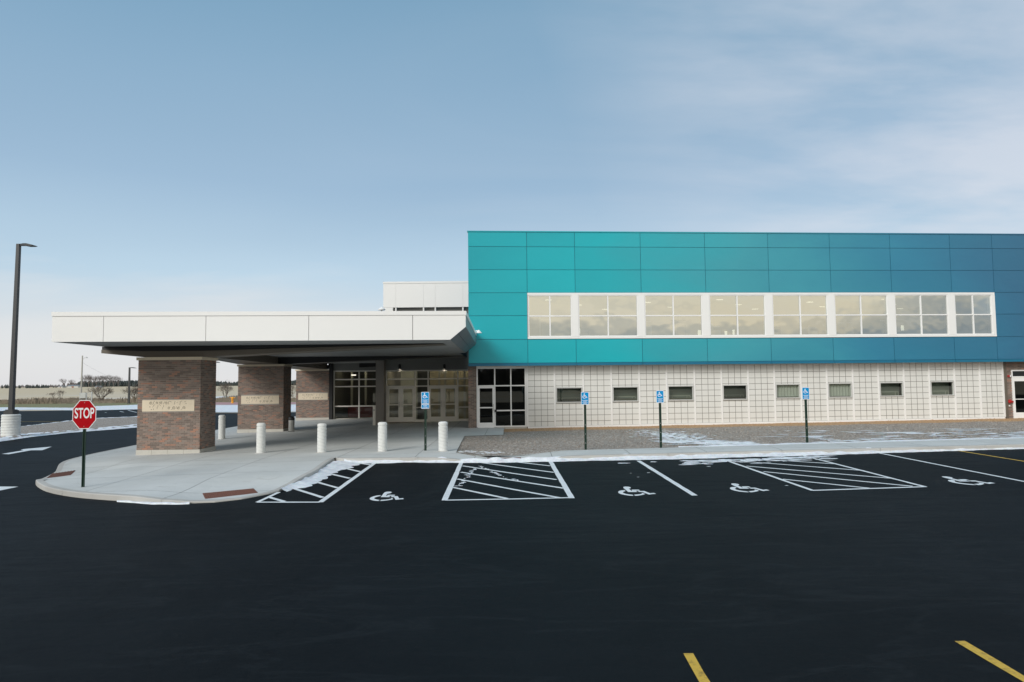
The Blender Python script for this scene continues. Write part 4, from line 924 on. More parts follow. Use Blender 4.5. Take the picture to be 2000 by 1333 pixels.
# right end: brick wall with glazed door
dz0, dz1 = lz(1990, 820), lz(1990, 738); xd = lx(1977.5, 780); xs_ = xk + .152
mb = MB(); mb.fbox(xs_, xd, LW + .012, LW + .3, -.3, ztopk); part('mortar_core', mb, 'mortar', bld)
mb = MB(); mb.fbox(xd + .002, xd + 8, LW + .012, LW + .3, lz(1990, 723), ztopk); part('mortar_core', mb, 'mortar', bld)
uF = Vector((1, TS, 0)).normalized(); nF = Vector((TS, -1, 0)).normalized()
mb = MB(); p0 = F(xs_, LW + .012, 0); zhd = lz(1990, 723)
brick_face(mb, p0, uF, 7.5, .02, ztopk - .01, nF, holes=[((xd - xs_) / uF.x, 3.6, -1, zhd)]); part('brickwork', mb, 'brick', bld, kind='stuff')
mb = MB(); mb.fbox(xd, xd + 2.2, LW - .03, LW + .05, dz1 + .0, dz1 + .07); mb.fbox(xd, xd + 2.2, LW - .03, LW + .05, zhd - .06, zhd - .004); mb.fbox(xd, xd + .06, LW - .032, LW + .048, dz0, zhd - .061); part('door_frame', mb, 'white_frame', bld)
mb = MB(); mb.poly([F(xd + .06, LW + .01, dz1 + .07), F(xd + 2.2, LW + .01, dz1 + .07), F(xd + 2.2, LW + .01, zhd - .06), F(xd + .06, LW + .01, zhd - .06)]); part('transom_pane', mb, 'glass_dark', bld)
xo = lx(1982.5, 780); zc_, zl_ = lz(1990, 745), lz(1990, 806)
mb = MB(); mb.fbox(xd + .065, xo, LW - .02, LW + .03, dz0 + .02, dz1 - .005); mb.fbox(xo, xo + .85, LW - .02, LW + .03, dz0 + .02, zl_); mb.fbox(xo, xo + .85, LW - .02, LW + .03, zc_, dz1 - .005); mb.fbox(xo + .86, xo + 1.0, LW - .02, LW + .03, dz0 + .02, dz1 - .005); mb.fbox(xo, xo + .85, LW - .018, LW + .02, lz(1990, 780) - .02, lz(1990, 780) + .02)
dr = part('door', mb, 'white_frame', bld); mb = MB(); mb.poly([F(xo, LW, zl_), F(xo + .85, LW, zl_), F(xo + .85, LW, zc_), F(xo, LW, zc_)]); part('pane', mb, 'glass_dark', dr)
mb = MB(); mb.fbox(xd, xd + 3, LW + 1.9, LW + 2, 0, ztopk); part('room_back', mb, 'room_wall', bld)
q = fac(1971, 735, LW); mb = MB(); mb.fbox(q.x - .1, q.x + .0, LW - .06, LW, q.z - .05, q.z + .05); hs = part('fire_alarm', mb, 'fire_red', bld); mb = MB(); mb.fbox(q.x + .002, q.x + .07, LW - .05, LW, q.z - .05, q.z + .05); part('strobe', mb, 'sign_white', hs)
q = fac(1971.5, 784.5, LW); mb = MB()
for dx_ in (-.06, .06): mb.tube([F(q.x + dx_, LW, q.z), F(q.x + dx_ * 1.6, LW - .13, q.z - .01)], [.045, .055], 10)
mb.tube([F(q.x, LW, q.z), F(q.x, LW - .05, q.z)], .1, 14); part('fire_hose_inlet', mb, 'fire_red', bld)
q = fac(1971, 793, LW); mb = MB(); mb.tube([F(q.x, LW, q.z), F(q.x, LW - .04, q.z)], .035, 12); part('wall_knob', mb, 'sign_white', bld)
q0 = gnd(1978, 822, .14); mb = MB(); mb.hexa([(xd - .2, q0.y, bedz(xd, q0.y) - .02), (xd + 4, q0.y + .1, bedz(xd, q0.y) - .02), (xd + 4, 36.6, .1), (xd - .2, 35.75, .1), (xd - .2, q0.y, dz0 - .01), (xd + 4, q0.y + .1, dz0 - .01), (xd + 4, 36.6, dz0), (xd - .2, 35.75, dz0)]); part('door_step', mb, 'concrete', bld)
# left storefront beside the brick corner
xbA, xbB = lx(914.5), lx(930.5); zf = lz(930, 837.5)
mb = MB(); mb.fbox(xbA + .012, xbB - .012, LW + .012, 7.0, zf - .3, ztopk); part('mortar_core', mb, 'mortar', bld)
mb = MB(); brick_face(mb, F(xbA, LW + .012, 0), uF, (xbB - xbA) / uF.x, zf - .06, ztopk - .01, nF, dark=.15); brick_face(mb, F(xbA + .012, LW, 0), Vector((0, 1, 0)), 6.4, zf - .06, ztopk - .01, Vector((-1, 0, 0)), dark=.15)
part('brickwork', mb, 'brick', bld, kind='stuff')
X4 = [lx(p) for p in (930.8, 966.5, 998, 1027.5)]; zT = [lz(980, 718), lz(980, 753.8), lz(980, 802.3), lz(980, 834.5)]
def grid_frame(name, xsv, zsv, dd, fw, mat, dep=.09, skipcells=(), glassmat='glass_entry', bot=None):
    """frame of uprights and rails with one pane per opening"""
    mb = MB()
    for i, x_ in enumerate(xsv):
        a_, b2 = x_ - fw / 2, x_ + fw / 2
        if i == 0: a_, b2 = x_, x_ + fw
        if i == len(xsv) - 1: a_, b2 = x_ - fw, x_
        mb.fbox(a_, b2, dd, dd + dep, zsv[-1], zsv[0])
    lo = [x_ + (fw if i == 0 else fw / 2) + .001 for i, x_ in enumerate(xsv[:-1])]; hi = [x_ - (fw if i == len(xsv) - 2 else fw / 2) - .001 for i, x_ in enumerate(xsv[1:])]
    for c_ in range(len(lo)):
        for r, z_ in enumerate(zsv):
            if ('rail', c_, r) in skipcells: continue
            a_, b2 = (z_ - fw, z_) if r == 0 else ((z_, z_ + fw) if r == len(zsv) - 1 else (z_ - fw / 2, z_ + fw / 2))
            mb.fbox(lo[c_], hi[c_], dd + .003, dd + dep - .003, a_, b2)
    fr_ = part(name, mb, mat, bld)
    for c_ in range(len(lo)):
        for r in range(len(zsv) - 1):
            if (c_, r) in skipcells: continue
            mb = MB(); mb.poly([F(lo[c_], dd + dep / 2, zsv[r + 1]), F(hi[c_], dd + dep / 2, zsv[r + 1]), F(hi[c_], dd + dep / 2, zsv[r]), F(lo[c_], dd + dep / 2, zsv[r])]); part('pane', mb, glassmat, fr_)
    return fr_
grid_frame('storefront', X4, zT, LW, .062, 'white_frame', skipcells=((0, 1), (0, 2), ('rail', 0, 2), ('rail', 0, 3)), glassmat='glass_dark')
mb = MB(); mb.fbox(X4[0], X4[-1], LW - .004, LW + .1, zT[0] + .002, ztopk); part('storefront_head', mb, 'alu_frame', bld)
mb = MB(); mb.fbox(X4[1] + .035, X4[-1] + .02, LW - .02, LW + .1, zf - .3, zT[-1] - .002); part('storefront_sill', mb, 'cut_stone', bld)
mb = MB(); mb.fbox(X4[-1] + .003, bxx[0] - .045, LW - .01, LW + .1, zf - .2, ztopk); part('storefront_jamb', mb, 'white_frame', bld)
def door(xa, xb, z0, z1, dd, mat, gm, hside, mid=True, st=.085, btm=.26, hz=1.0):
    mb = MB(); mb.fbox(xa, xa + st, dd, dd + .05, z0, z1); mb.fbox(xb - st, xb, dd, dd + .05, z0, z1); mb.fbox(xa + st + .001, xb - st - .001, dd, dd + .05, z0, z0 + btm); mb.fbox(xa + st + .001, xb - st - .001, dd, dd + .05, z1 - st, z1)
    if mid: mb.fbox(xa + st + .001, xb - st - .001, dd + .004, dd + .046, z0 + hz - .03, z0 + hz + .03)
    o_ = part('door', mb, mat, bld)
    mb = MB(); mb.poly([F(xa + st, dd + .025, z0 + btm), F(xb - st, dd + .025, z0 + btm), F(xb - st, dd + .025, z1 - st), F(xa + st, dd + .025, z1 - st)]); part('pane', mb, gm, o_)
    mb = MB(); hx = xb - st * .5 if hside > 0 else xa + st * .5; mb.tube([F(hx, dd, z0 + hz - .14), F(hx, dd - .07, z0 + hz - .14), F(hx, dd - .07, z0 + hz + .16), F(hx, dd, z0 + hz + .16)], .016, 6); part('handle', mb, 'steel', o_)
    return o_
door(X4[0] + .066, X4[1] - .034, zf + .02, zT[1] - .034, LW + .01, 'white_frame', 'glass_dark', 1)
q = fac(968, 803, LW); mb = MB(); mb.fbox(q.x - .05, q.x + .06, LW - .04, LW - .002, q.z - .06, q.z + .06); part('keypad', mb, 'black_metal', bld)
mb = MB(); mb.fbox(X4[0] - .02, X4[-1] + .02, LW + 3.0, LW + 3.1, zf - .1, ztopk); part('room_back', mb, 'room_dark', bld)
# main entrance: two double doors, side and top lights
ED = 6.9
def ex(px, py=770): return fac(px, py, ED).x
def ez(px, py): return fac(px, py, ED).z
zE = [ez(830, 723), ez(830, 740.5), ez(830, 754.5), ez(830, 824.3)]
zE_bot = g(-5, 38) + .13
XE = [ex(p) for p in (753.5, 811, 836, 894, 914)]; XE[-1] = xbA - .005
sk = set()
for c_ in (0, 2): sk |= {(c_, 2), ('rail', c_, 3)}
grid_frame('entrance_frame', XE, zE, ED, .07, 'alu_frame', skipcells=sk, glassmat='glass_entry', dep=.12)
for c_ in (1, 3):
    a_, b2 = XE[c_] + .036, XE[c_ + 1] - .04; z_ = ez(830, 796.5); mb = MB(); mb.fbox(a_, b2, ED + .01, ED + .1, z_ - .025, z_ + .025); mb.fbox(a_, b2, ED + .004, ED + .11, zE[3] + .07, zE[3] + .14); part('sidelight_rail', mb, 'alu_frame', bld)
for c_ in (0, 2):
    a_, b2 = XE[c_] + (.07 if c_ == 0 else .036), XE[c_ + 1] - .036; mid_ = (a_ + b2) / 2
    mb = MB(); mb.fbox(mid_ - .02, mid_ + .02, ED + .02, ED + .1, zE[3], zE[2] - .036); part('door_post', mb, 'alu_frame', bld)
    door(a_ + .01, mid_ - .022, zE[3] + .01, zE[2] - .04, ED + .02, 'alu_frame', 'glass_entry', 1, st=.12, btm=.28); door(mid_ + .022, b2 - .01, zE[3] + .01, zE[2] - .04, ED + .02, 'alu_frame', 'glass_entry', -1, st=.12, btm=.28)
xpl, xpr = ex(737, 770), ex(753.2, 770)
mb = MB(); mb.fbox(xpr + .002, xbA - .006, ED - .02, ED + .15, zE[0] + .002, zbot + .5); part('entrance_wall', mb, 'entry_metal', bld)
for px in (781, 868):
    q = fac(px, 715.5, ED - .02); mb = MB(); yq = YF + TS * q.x + ED - .12; mb.lathe([(.0, -.05), (.062, -.05), (.062, -.13), (.07, -.13), (.07, .05), (.05, .10), (.0, .115)], 14, (q.x, yq, q.z)); mb.tube([(q.x, yq, q.z + .0), (q.x, yq + .1, q.z + .0)], .03)
    sc_ = part('wall_sconce', mb, 'black_metal', bld); mb = MB(); mb.lathe([(.058, -.062), (.058, -.055)], 14, (q.x, yq, q.z)); part('lamp_lens', mb, 'sconce_glow', sc_)
# brick return between doors and the deeper glass wall
mb = MB(); mb.fbox(xpl + .012, xpr - .012, ED - .5, 15.7, zE_bot - .2, zbot + .3); part('mortar_core', mb, 'mortar', bld)
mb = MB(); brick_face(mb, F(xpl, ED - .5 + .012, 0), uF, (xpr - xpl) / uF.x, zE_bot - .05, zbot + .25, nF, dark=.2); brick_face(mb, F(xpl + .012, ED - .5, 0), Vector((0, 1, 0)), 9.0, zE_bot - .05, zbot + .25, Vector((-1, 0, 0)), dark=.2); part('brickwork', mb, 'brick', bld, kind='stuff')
GD = 15.6
def rx_(px, py=770): return fac(px, py, GD).x
def rz_(py, px=693): return fac(px, py, GD).z
XR = [rx_(651), rx_(701), xpl + .0]; XR[2] = rx_(741)
zR = [rz_(724), rz_(741.5), rz_(755.3), rz_(793.7), rz_(820)]
grid_frame('glass_wall', XR, zR, GD, .085, 'alu_frame', glassmat='glass_entry', dep=.12)
mb = MB(); mb.fbox(XR[0] - .2, XR[2], GD - .02, GD + .15, zR[0] + .002, zbot + .5); part('entrance_wall', mb, 'entry_metal', bld)
mb = MB(); mb.fbox(XR[0] - .22, XR[0] - .004, GD - .3, GD + .15, -.4, zR[0] + .5); part('corner_post', mb, 'black_metal', bld)
# foyer interior
mb = MB(); mb.fbox(XR[0] - .1, xbA + 3, GD + .16, GD + 7, -.13, -.03); part('foyer_floor', mb, 'room_floor', bld)
mb = MB(); mb.fbox(xpr, xbA + 3, ED + .16, GD + .15, -.02, .10); part('foyer_floor', mb, 'room_floor', bld)
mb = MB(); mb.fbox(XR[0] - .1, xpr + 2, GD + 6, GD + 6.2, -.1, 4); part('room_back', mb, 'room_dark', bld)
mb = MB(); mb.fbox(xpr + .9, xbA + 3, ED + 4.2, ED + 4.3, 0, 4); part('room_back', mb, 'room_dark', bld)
mb = MB(); mb.fbox(ex(828), xbA + 2.5, ED + 3.0, ED + 3.1, 0, 3.9); part('foyer_partition', mb, 'room_wall', bld)
mb = MB(); mb.fbox(ex(765), ex(800), ED + 3.2, ED + 3.3, 0, 3.3); part('foyer_partition', mb, 'room_pale', bld)
for a_ in (848, 860, 880, 900):
    mb = MB(); mb.fbox(ex(a_), ex(a_) + .12, ED + 2.2, ED + 2.3, 0, 3.8); part('foyer_post', mb, 'bronze_frame', bld)
for a_ in (664, 693, 718):
    mb = MB(); mb.fbox(rx_(a_), rx_(a_) + .14, GD + 3.2, GD + 3.35, 0, 3.6); part('foyer_post', mb, 'room_pale', bld)
mb = MB(); mb.fbox(rx_(672), rx_(728), GD + 1.2, GD + 2.0, -.03, .80); part('foyer_counter', mb, 'room_red', bld)
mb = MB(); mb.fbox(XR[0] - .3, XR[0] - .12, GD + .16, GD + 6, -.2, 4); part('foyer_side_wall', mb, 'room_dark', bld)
mb = MB(); mb.fbox(XR[0] - .3, xbA + 3, ED + .16, GD + 7, zbot + .12, zbot + .2); part('foyer_ceiling', mb, 'room_pale', bld)
for px, dd_ in ((770, 1.6), (822, 1.8), (870, 1.7), (905, 2.4), (800, 4.5), (850, 5)):
    x_ = ex(px); mb = MB(); mb.fbox(x_ - .3, x_ + .3, ED + dd_, ED + dd_ + .3, zbot - .12, zbot - .06); part('foyer_fill_light', mb, 'foyer_fill_glow', bld)  # fill lights added out of view above the glazing to brighten the foyer
for px in (665, 700, 725):
    x_ = rx_(px); mb = MB(); mb.fbox(x_ - .2, x_ + .2, GD + 2, GD + 2.3, zbot - .12, zbot - .06); part('foyer_fill_light', mb, 'foyer_fill_glow', bld)  # more added fill behind the glass wall, also out of view
for px, py in ((817, 724), (690, 733)):
    q = fac(px, py, ED + 2); mb = MB(); mb.fbox(q.x - .12, q.x + .12, ED + 2, ED + 2.2, q.z - .03, q.z + .03); part('foyer_lamp', mb, 'lamp_glow', bld)
# building mass behind and roof screen
mb = MB(); mb.fbox(bxx[0], vx[-1] - .1, LW + 2.2, 23.9, -.3, zr[7] + .09); part('rear_mass', mb, 'room_dark', bld)
rs0 = at(748.5, 550, 41.0); rs1 = at(913, 605, 41.0); zt_ = at(830, 550, 41).z; zb_ = at(830, 600.5, 41).z
zgap = at(830, 606.5, 41).z
jn = [748.5, 773, 827, 850, 904, 960]; 
for a_, b2 in zip(jn[:-1], jn[1:]):
    mb = MB(); xa, xb = at(a_, 575, 41).x, at(b2, 575, 41).x; mb.box(xa + .003, xb - .003, 41, 41.06, zb_, zt_ - .12); part('roof_screen_panel', mb, 'white_panel', bld)
mb = MB(); mb.box(rs0.x - .02, vx[0] + 1.2, 40.98, 41.4, zt_ - .115, zt_); part('roof_screen_coping', mb, 'white_panel', bld)
mb = MB(); mb.box(rs0.x + .02, vx[0] + 1.2, 41.07, 47, zb_ + .01, zt_ - .13); part('roof_screen_core', mb, 'white_panel', bld)
mb = MB(); mb.box(rs0.x + .6, vx[0] + 1.2, 41.3, 46, zgap - 1.2, zb_ + .005); part('clerestory_back', mb, 'entry_metal', bld)
mb = MB(); mb.box(rs0.x + .1, rs0.x + .58, 41.0, 41.3, zgap - 1.2, zb_ - .01); part('roof_screen_corner', mb, 'white_panel', bld)
mb = MB()
for px in (773, 827, 850, 904):
    x_ = at(px, 603, 41).x; mb.box(x_ - .04, x_ + .04, 41.02, 41.28, zgap - 1, zb_ - .006)
part('roof_screen_post', mb, 'white_frame', bld)
q = at(745.5, 604.5, 40); mb = MB(); mb.lathe([(.22, -.05), (.22, 0), (.02, .14)], 14, (q.x, 40, q.z)); mb.tube([(q.x, 40, q.z - .05), (q.x, 40, zbot)], .04); part('roof_vent', mb, 'white_frame', bld)
# ------------------------------------------------------------------ bollards
bol = thing('bollard', 'x', 'bollard', (0, 0, 0), 'ribbed concrete bollards on the plaza')
mb = MB(); n = 28; hh = 1.0; R_ = .15; rows = 100; base_i = 0
for k in range(rows + 1):
    z = hh * k / rows
    for j in range(n):
        q = 2 * pi * j / n; r = R_
        ph = (z / .115 + q / (2 * pi) * 2) % 1.0
        if z < hh - .15 and ph < .17: r -= .009
        if abs(z - (hh - .13)) < .014: r -= .014
        if z > hh - .05: r -= .05 * ((z - hh + .05) / .05) ** 2
        mb.v.append((r * cos(q), r * sin(q), z))
for k in range(rows):
    for j in range(n): mb.f.append((k * n + j, k * n + (j + 1) % n, (k + 1) * n + (j + 1) % n, (k + 1) * n + j)); mb.t.append(0)
mb.f.append(tuple(rows * n + j for j in range(n))); mb.t.append(0)
part('shaft', mb, 'white_concrete', bol, smooth=True)
mb = MB(); mb.lathe([(.19, -.02), (.19, .005), (.16, .012)], 20); part('grout_ring', mb, 'kerb_concrete', bol)
BP = [(509.5, 885, 'leftmost front bollard, in front of the middle brick pier'), (628.5, 884, 'bollard second from the left in the front row, before the glass wall'), (747, 882, 'front row bollard standing before the brick return left of the double doors'), (865.5, 881.5, 'rightmost bollard, just right of the blue sign with two plates'), (433, 858, 'single bollard set back between the first and second brick piers')]
for k, (px, py, lb) in enumerate(BP):
    q = gnd(px, py, .13); h_ = [58, 56, 56.5, 57, 46.5][k]; D_ = q.y
    if k == 0: bol.location = q; bol['label'] = lb; o_ = bol
    else: o_ = dup(bol, q, lb, rz=k * 1.3)
    s = h_ * D_ / FOC; o_.scale = (1.02, 1.02, s / 1.0)
# ------------------------------------------------------------------ accessible parking signs
def wheelchair(mb, cx, cz, k, y):
    # symbol from the stencil, upright on a plate
    xs2 = [p[0] for L in isa_local for p in L]; ys2 = [p[1] for L in isa_local for p in L]
    mx, my = (min(xs2) + max(xs2)) / 2, (min(ys2) + max(ys2)) / 2; sx_, sy_ = 1 / (max(xs2) - min(xs2)), 1.05 / (max(ys2) - min(ys2))
    for L in isa_local: mb.prism([(cx + (x_ - mx) * sx_ * k, y, cz + (y_ - my) * sy_ * k) for x_, y_ in L], (0, .001, 0))
def rrect(cx, cz, w_, h_, r, y, n=4):
    P = []
    for (sx_, sz_, a0_) in ((1, 1, 0), (-1, 1, 90), (-1, -1, 180), (1, -1, 270)):
        for k in range(n + 1):
            q = radians(a0_ + 90 * k / n); P.append((cx + sx_ * (w_ / 2 - r) + r * cos(q), y, cz + sz_ * (h_ / 2 - r) + r * sin(q)))
    return P
def acc_sign(px, pytop, pybot, pybase, pw, label, second=None):
    q = gnd(px, pybase, .11 if px > 900 else .13); D_ = q.y; m_ = D_ / FOC
    root = thing('accessible_parking_sign', label, 'parking sign', (q.x, q.y, q.z), 'blue accessible parking signs'); W_ = pw * m_; top = (pybase - pytop) * m_; H_ = (pybot - pytop) * m_; zc = top - H_ / 2
    zl = top - H_ - (.0 if not second else second * m_)
    mb = MB(); pw_ = .075
    mb.box(-pw_ / 2, -pw_ / 2 + .012, -.018, .018, -.3, top - .03); mb.box(pw_ / 2 - .012, pw_ / 2, -.018, .018, -.3, top - .03); mb.box(-pw_ / 2 + .0125, pw_ / 2 - .0125, .010, .0175, -.3, top - .03)
    post = part('post', mb, 'green_post', root); mb = MB()
    for k in range(3): z = zl * (.15 + .2 * k); mb.tube([(0, .009, z), (0, -.022, z)], .008, 8)
    part('bolt', mb, 'sign_white', post)
    def plate(zc_, h_, nm):
        mb = MB(); mb.prism(rrect(0, zc_, W_, h_, .025, -.030), (0, .006, 0)); pl_ = part(nm, mb, 'sign_white', root)
        mb = MB(); mb.prism(rrect(0, zc_, W_ - .028, h_ - .028, .016, -.0325), (0, .002, 0)); part('blue_face', mb, 'sign_blue', pl_); return pl_
    p_ = plate(zc, H_, 'plate'); mb = MB(); wheelchair(mb, .0, zc + H_ * .19, W_ * .62, -.035); part('wheelchair_symbol', mb, 'sign_white', p_)
    mb = MB()
    for k, (wv, hv) in enumerate(((.74, .045), (.5, .03), (.46, .03), (.7, .035), (.4, .03), (.56, .035))):
        zz_ = zc - H_ * (.16 + .055 * k); nl = int(7 * wv + 2)
        for j in range(nl):
            u = -wv / 2 + wv * (j + .5) / nl; mb.box(W_ * (u - wv / nl * .36), W_ * (u + wv / nl * .36), -.035, -.0335, zz_ - H_ * hv * .4, zz_ + H_ * hv * .4)
    part('small_print', mb, 'sign_white', p_)
    if second:
        h2 = second * m_ - .004; z2 = top - H_ - h2 / 2 - .006; p2 = plate(z2, h2, 'lower_plate')
        o_ = link('lettering', textmesh('VAN', h2 * .42, 1.0, .0008), p2, (0, -.0345, z2 + h2 * .14)); o_ = link('lettering', textmesh('ACCESSIBLE', h2 * .26, .85, .0008), p2, (0, -.0345, z2 - h2 * .24))
acc_sign(831, 767.2, 790.5, 880.5, 15.6, 'blue wheelchair sign with a second small plate below, on the plaza between two bollards', 9.2)
acc_sign(1144, 767.3, 791.8, 879, 15.4, 'blue wheelchair sign beside the small window nearest the corner entrance')
acc_sign(1291, 764.2, 788.3, 876, 14.8, 'blue wheelchair sign with its green post rising from the patch of snow')
acc_sign(1576.5, 758, 781.4, 866, 14.2, 'rightmost blue wheelchair sign, beside the curtained small window')
# ------------------------------------------------------------------ stop sign
q = gnd(162, 952.5, .12); m_ = q.y / FOC
ss = thing('stop_sign', 'red octagonal STOP sign on a dark green post at the rounded plaza corner', 'stop sign', q, rz=radians(9)); R8 = 22.9 * m_; zc = (952.5 - 812) * m_
mb = MB(); mb.box(-.033, -.018, -.02, .02, -.3, zc + R8 * .8); mb.box(.018, .033, -.02, .02, -.3, zc + R8 * .8); mb.box(-.0175, .0175, .008, .0195, -.3, zc + R8 * .8); part('post', mb, 'green_post', ss)
def octa(r, y, zk=1.30): return [(r * cos(radians(22.5 + 45 * k)), y, zc + zk * r * sin(radians(22.5 + 45 * k))) for k in range(8)]
mb = MB(); mb.prism(octa(R8, -.033, 1.32), (0, .008, 0)); pl_ = part('plate', mb, 'sign_white', ss)
mb = MB(); mb.prism(octa(R8 * .94, -.036, 1.33), (0, .0025, 0)); part('red_face', mb, 'sign_red', pl_)
tm = textmesh('STOP', .34, .60, .001); o_ = link('lettering', tm, pl_, (.0, -.038, zc + .02))
wv = [v.co.x for v in tm.vertices]; hv = [v.co.z for v in tm.vertices]; kx = (35 * m_) / (max(wv) - min(wv)); kz = (20.5 * m_) / (max(hv) - min(hv)); o_.scale = (kx, 1, kz)
mb = MB(); mb.tube([(0, -.033, zc + R8 * 1.0), (0, -.042, zc + R8 * 1.0)], .009, 8); mb.tube([(0, -.033, zc - R8 * 1.0), (0, -.042, zc - R8 * 1.0)], .009, 8); part('bolt', mb, 'steel', pl_)
# ------------------------------------------------------------------ trash can and door operator post
q = gnd(569, 843.5, .12); k_ = q.y / FOC; tr = thing('trash_can', 'steel trash can with black domed lid beside the middle brick pier', 'trash can', q)
r_ = 5.8 * k_; mb = MB(); mb.lathe([(r_ * .96, .0), (r_, .03), (r_, .60)], 24); part('can', mb, 'steel', tr, True)
mb = MB(); mb.lathe([(r_ * 1.02, 0), (r_ * 1.02, .035)], 24); part('base_ring', mb, 'black_metal', tr)
mb = MB(); mb.lathe([(r_ * 1.05, .601), (r_ * 1.08, .66), (r_ * 1.05, .72), (r_ * .75, .78), (.01, .80)], 24); part('lid', mb, 'black_metal', tr, True)
q = gnd(731, 831, .13); k_ = q.y / FOC; dp = thing('door_opener_post', 'slim white post with door opener button near the entrance doors', 'post', q)
h_ = 37 * k_; mb = MB(); mb.box(-.075, .075, -.06, .06, 0, h_); mb.box(-.082, .082, -.067, .067, h_ + .001, h_ + .02); part('post', mb, 'alu_frame', dp); mb = MB(); mb.box(-.045, .045, -.072, -.061, h_ - .28, h_ - .17); bt = part('button', mb, 'steel', dp)
# ------------------------------------------------------------------ light poles
def lightpole(base, H_, th, label, arm, basec=None, lean=0):
    root = thing('light_pole', label, 'light pole', base, 'parking lot light poles'); z0 = 0
    if basec:
        r_, hc = basec; mb = MB(); n = 32; rows = 30
        for k in range(rows + 1):
            z = -.3 + (hc + .3) * k / rows; rr = r_ - (.018 if k % 3 == 0 else 0) - (.03 if k == rows else 0)
            for j in range(n): mb.v.append((rr * cos(2 * pi * j / n), rr * sin(2 * pi * j / n), z))
        for k in range(rows):
            for j in range(n): mb.f.append((k * n + j, k * n + (j + 1) % n, (k + 1) * n + (j + 1) % n, (k + 1) * n + j)); mb.t.append(0)
        mb.f.append(tuple(rows * n + j for j in range(n))); mb.t.append(0); part('concrete_base', mb, 'white_concrete', root, True); z0 = hc
        mb = MB(); mb.box(-.25, .25, -.25, .25, z0, z0 + .22); mb.box(-.2, .2, -.2, .2, z0 + .221, z0 + .26); part('base_cover', mb, 'pole_metal', root)
    else:
        mb = MB(); mb.box(-.2, .2, -.2, .2, 0, .12); part('base_cover', mb, 'pole_metal', root)
    mb = MB(); w0, w1 = th / 2, th / 2 * .78; s_ = lean
    mb.hexa([(-w0, -w0, z0 + .1), (w0, -w0, z0 + .1), (w0, w0, z0 + .1), (-w0, w0, z0 + .1), (s_ - w1, -w1, H_), (s_ + w1, -w1, H_), (s_ + w1, w1, H_), (s_ - w1, w1, H_)]); part('pole', mb, 'pole_metal', root)
    mb = MB(); a_ = arm; x0 = s_ + w1
    sec = [(x0, .05, .0, -.11), (x0 + a_ * .25, .13, .015, -.10), (x0 + a_ * .5, .20, .0, -.14), (x0 + a_ * .8, .17, -.07, -.145), (x0 + a_, .05, -.13, -.15)]
    for x_, w_, zt2, zb2 in sec: mb.v += [(x_, -w_, H_ + zt2), (x_, w_, H_ + zt2), (x_, w_, H_ + zb2), (x_, -w_, H_ + zb2)]
    for k in range(4):
        for j in range(4): mb.f.append((k * 4 + j, k * 4 + (j + 1) % 4, (k + 1) * 4 + (j + 1) % 4, (k + 1) * 4 + j)); mb.t.append(0)
    mb.f += [(0, 1, 2, 3), (16, 17, 18, 19)]; mb.t += [0, 0]; part('lamp_head', mb, 'pole_metal', root); return root
q = gnd(20.5, 852, .10); k_ = q.y / FOC; topz = at(37, 477, q.y).z - q.z
lightpole(q, topz, 7.8 * k_, 'tall dark light pole on a thick concrete base at the far left', 33 * k_, (15.9 * k_, 42 * k_), lean=at(37, 477, q.y).x - at(22.5, 805, q.y).x)
q = gnd(251.5, 789, .0); lightpole(q, at(253.5, 718, q.y).z - q.z, 3.2 * q.y / FOC, 'distant light pole standing beyond the far parking lot left of the first brick pier', 1.0)
q = gnd(415.5, 793, .0); r_ = lightpole(q, at(416, 707, q.y).z - q.z, 3.0 * q.y / FOC, 'light pole seen through the gap between the first two brick piers', .85)
# utility pole with service cabinet, frame and wires
Yp = 122.0
q = at(158, 784, Yp); q.z = g(q.x, q.y); kz = Yp / FOC
up = thing('utility_pole', 'pale wooden utility pole with a small lamp arm, behind the stop sign', 'utility pole', q)
H_ = at(158.5, 695, Yp).z - q.z; mb = MB(); mb.tube([(0, 0, -.2), (.05, 0, H_)], [.16, .10], 8); part('pole', mb, 'timber_pole', up)
mb = MB(); mb.tube([(.1, 0, H_ - .7), (.5, 0, H_ - .35), (.8, 0, H_ - .3)], .03, 5); mb.lathe([(.2, -.45), (.14, -.3), (.05, -.22)], 10, (.8, 0, H_)); part('lamp_arm', mb, 'barn_white', up)
mb = MB()
for z in (H_ - 2.0, H_ - 2.6, H_ - 3.1): mb.box(-.02, .18, -.03, .03, z, z + .12)
part('insulator', mb, 'barn_white', up)
q2 = at(162.5, 773, Yp - 1.5); gz = g(q2.x, q2.y); cb = thing('service_cabinet', 'small grey green utility cabinet on a rack at the foot of the utility pole', 'cabinet', (q2.x, q2.y, gz)); zc = q2.z - gz
mb = MB(); mb.box(-.5, .5, -.15, .15, zc - .45, zc + .45); part('cabinet_box', mb, 'green_post', cb); cb.children[0].data.materials[0] = MATS['curtain']
mb = MB(); mb.box(-.62, -.55, -.1, .1, -.1, zc + .5); mb.box(.55, .62, -.1, .1, -.1, zc + .5); mb.box(1.42, 1.56, -.1, .1, -.1, zc + .65); mb.box(-.62, 1.42, .16, .22, zc - .5, zc - .42); mb.box(-.62, 1.42, .16, .22, zc + .4, zc + .48); part('rack', mb, 'barn_white', cb)
mb = MB(); a_ = Vector((q.x, q.y, q.z + H_ - 1.2)); b2 = at(262, 738, 330)
pts = []
for k in range(15):
    t_ = k / 14; p_ = a_.lerp(b2, t_); p_.z -= 2.0 * 4 * t_ * (1 - t_); pts.append(p_)
mb.tube(pts, .013, 4); o_ = part('power_cable', mb, 'pole_metal', None); o_['label'] = 'thin power cable sagging from the utility pole towards the right'; o_['category'] = 'cable'
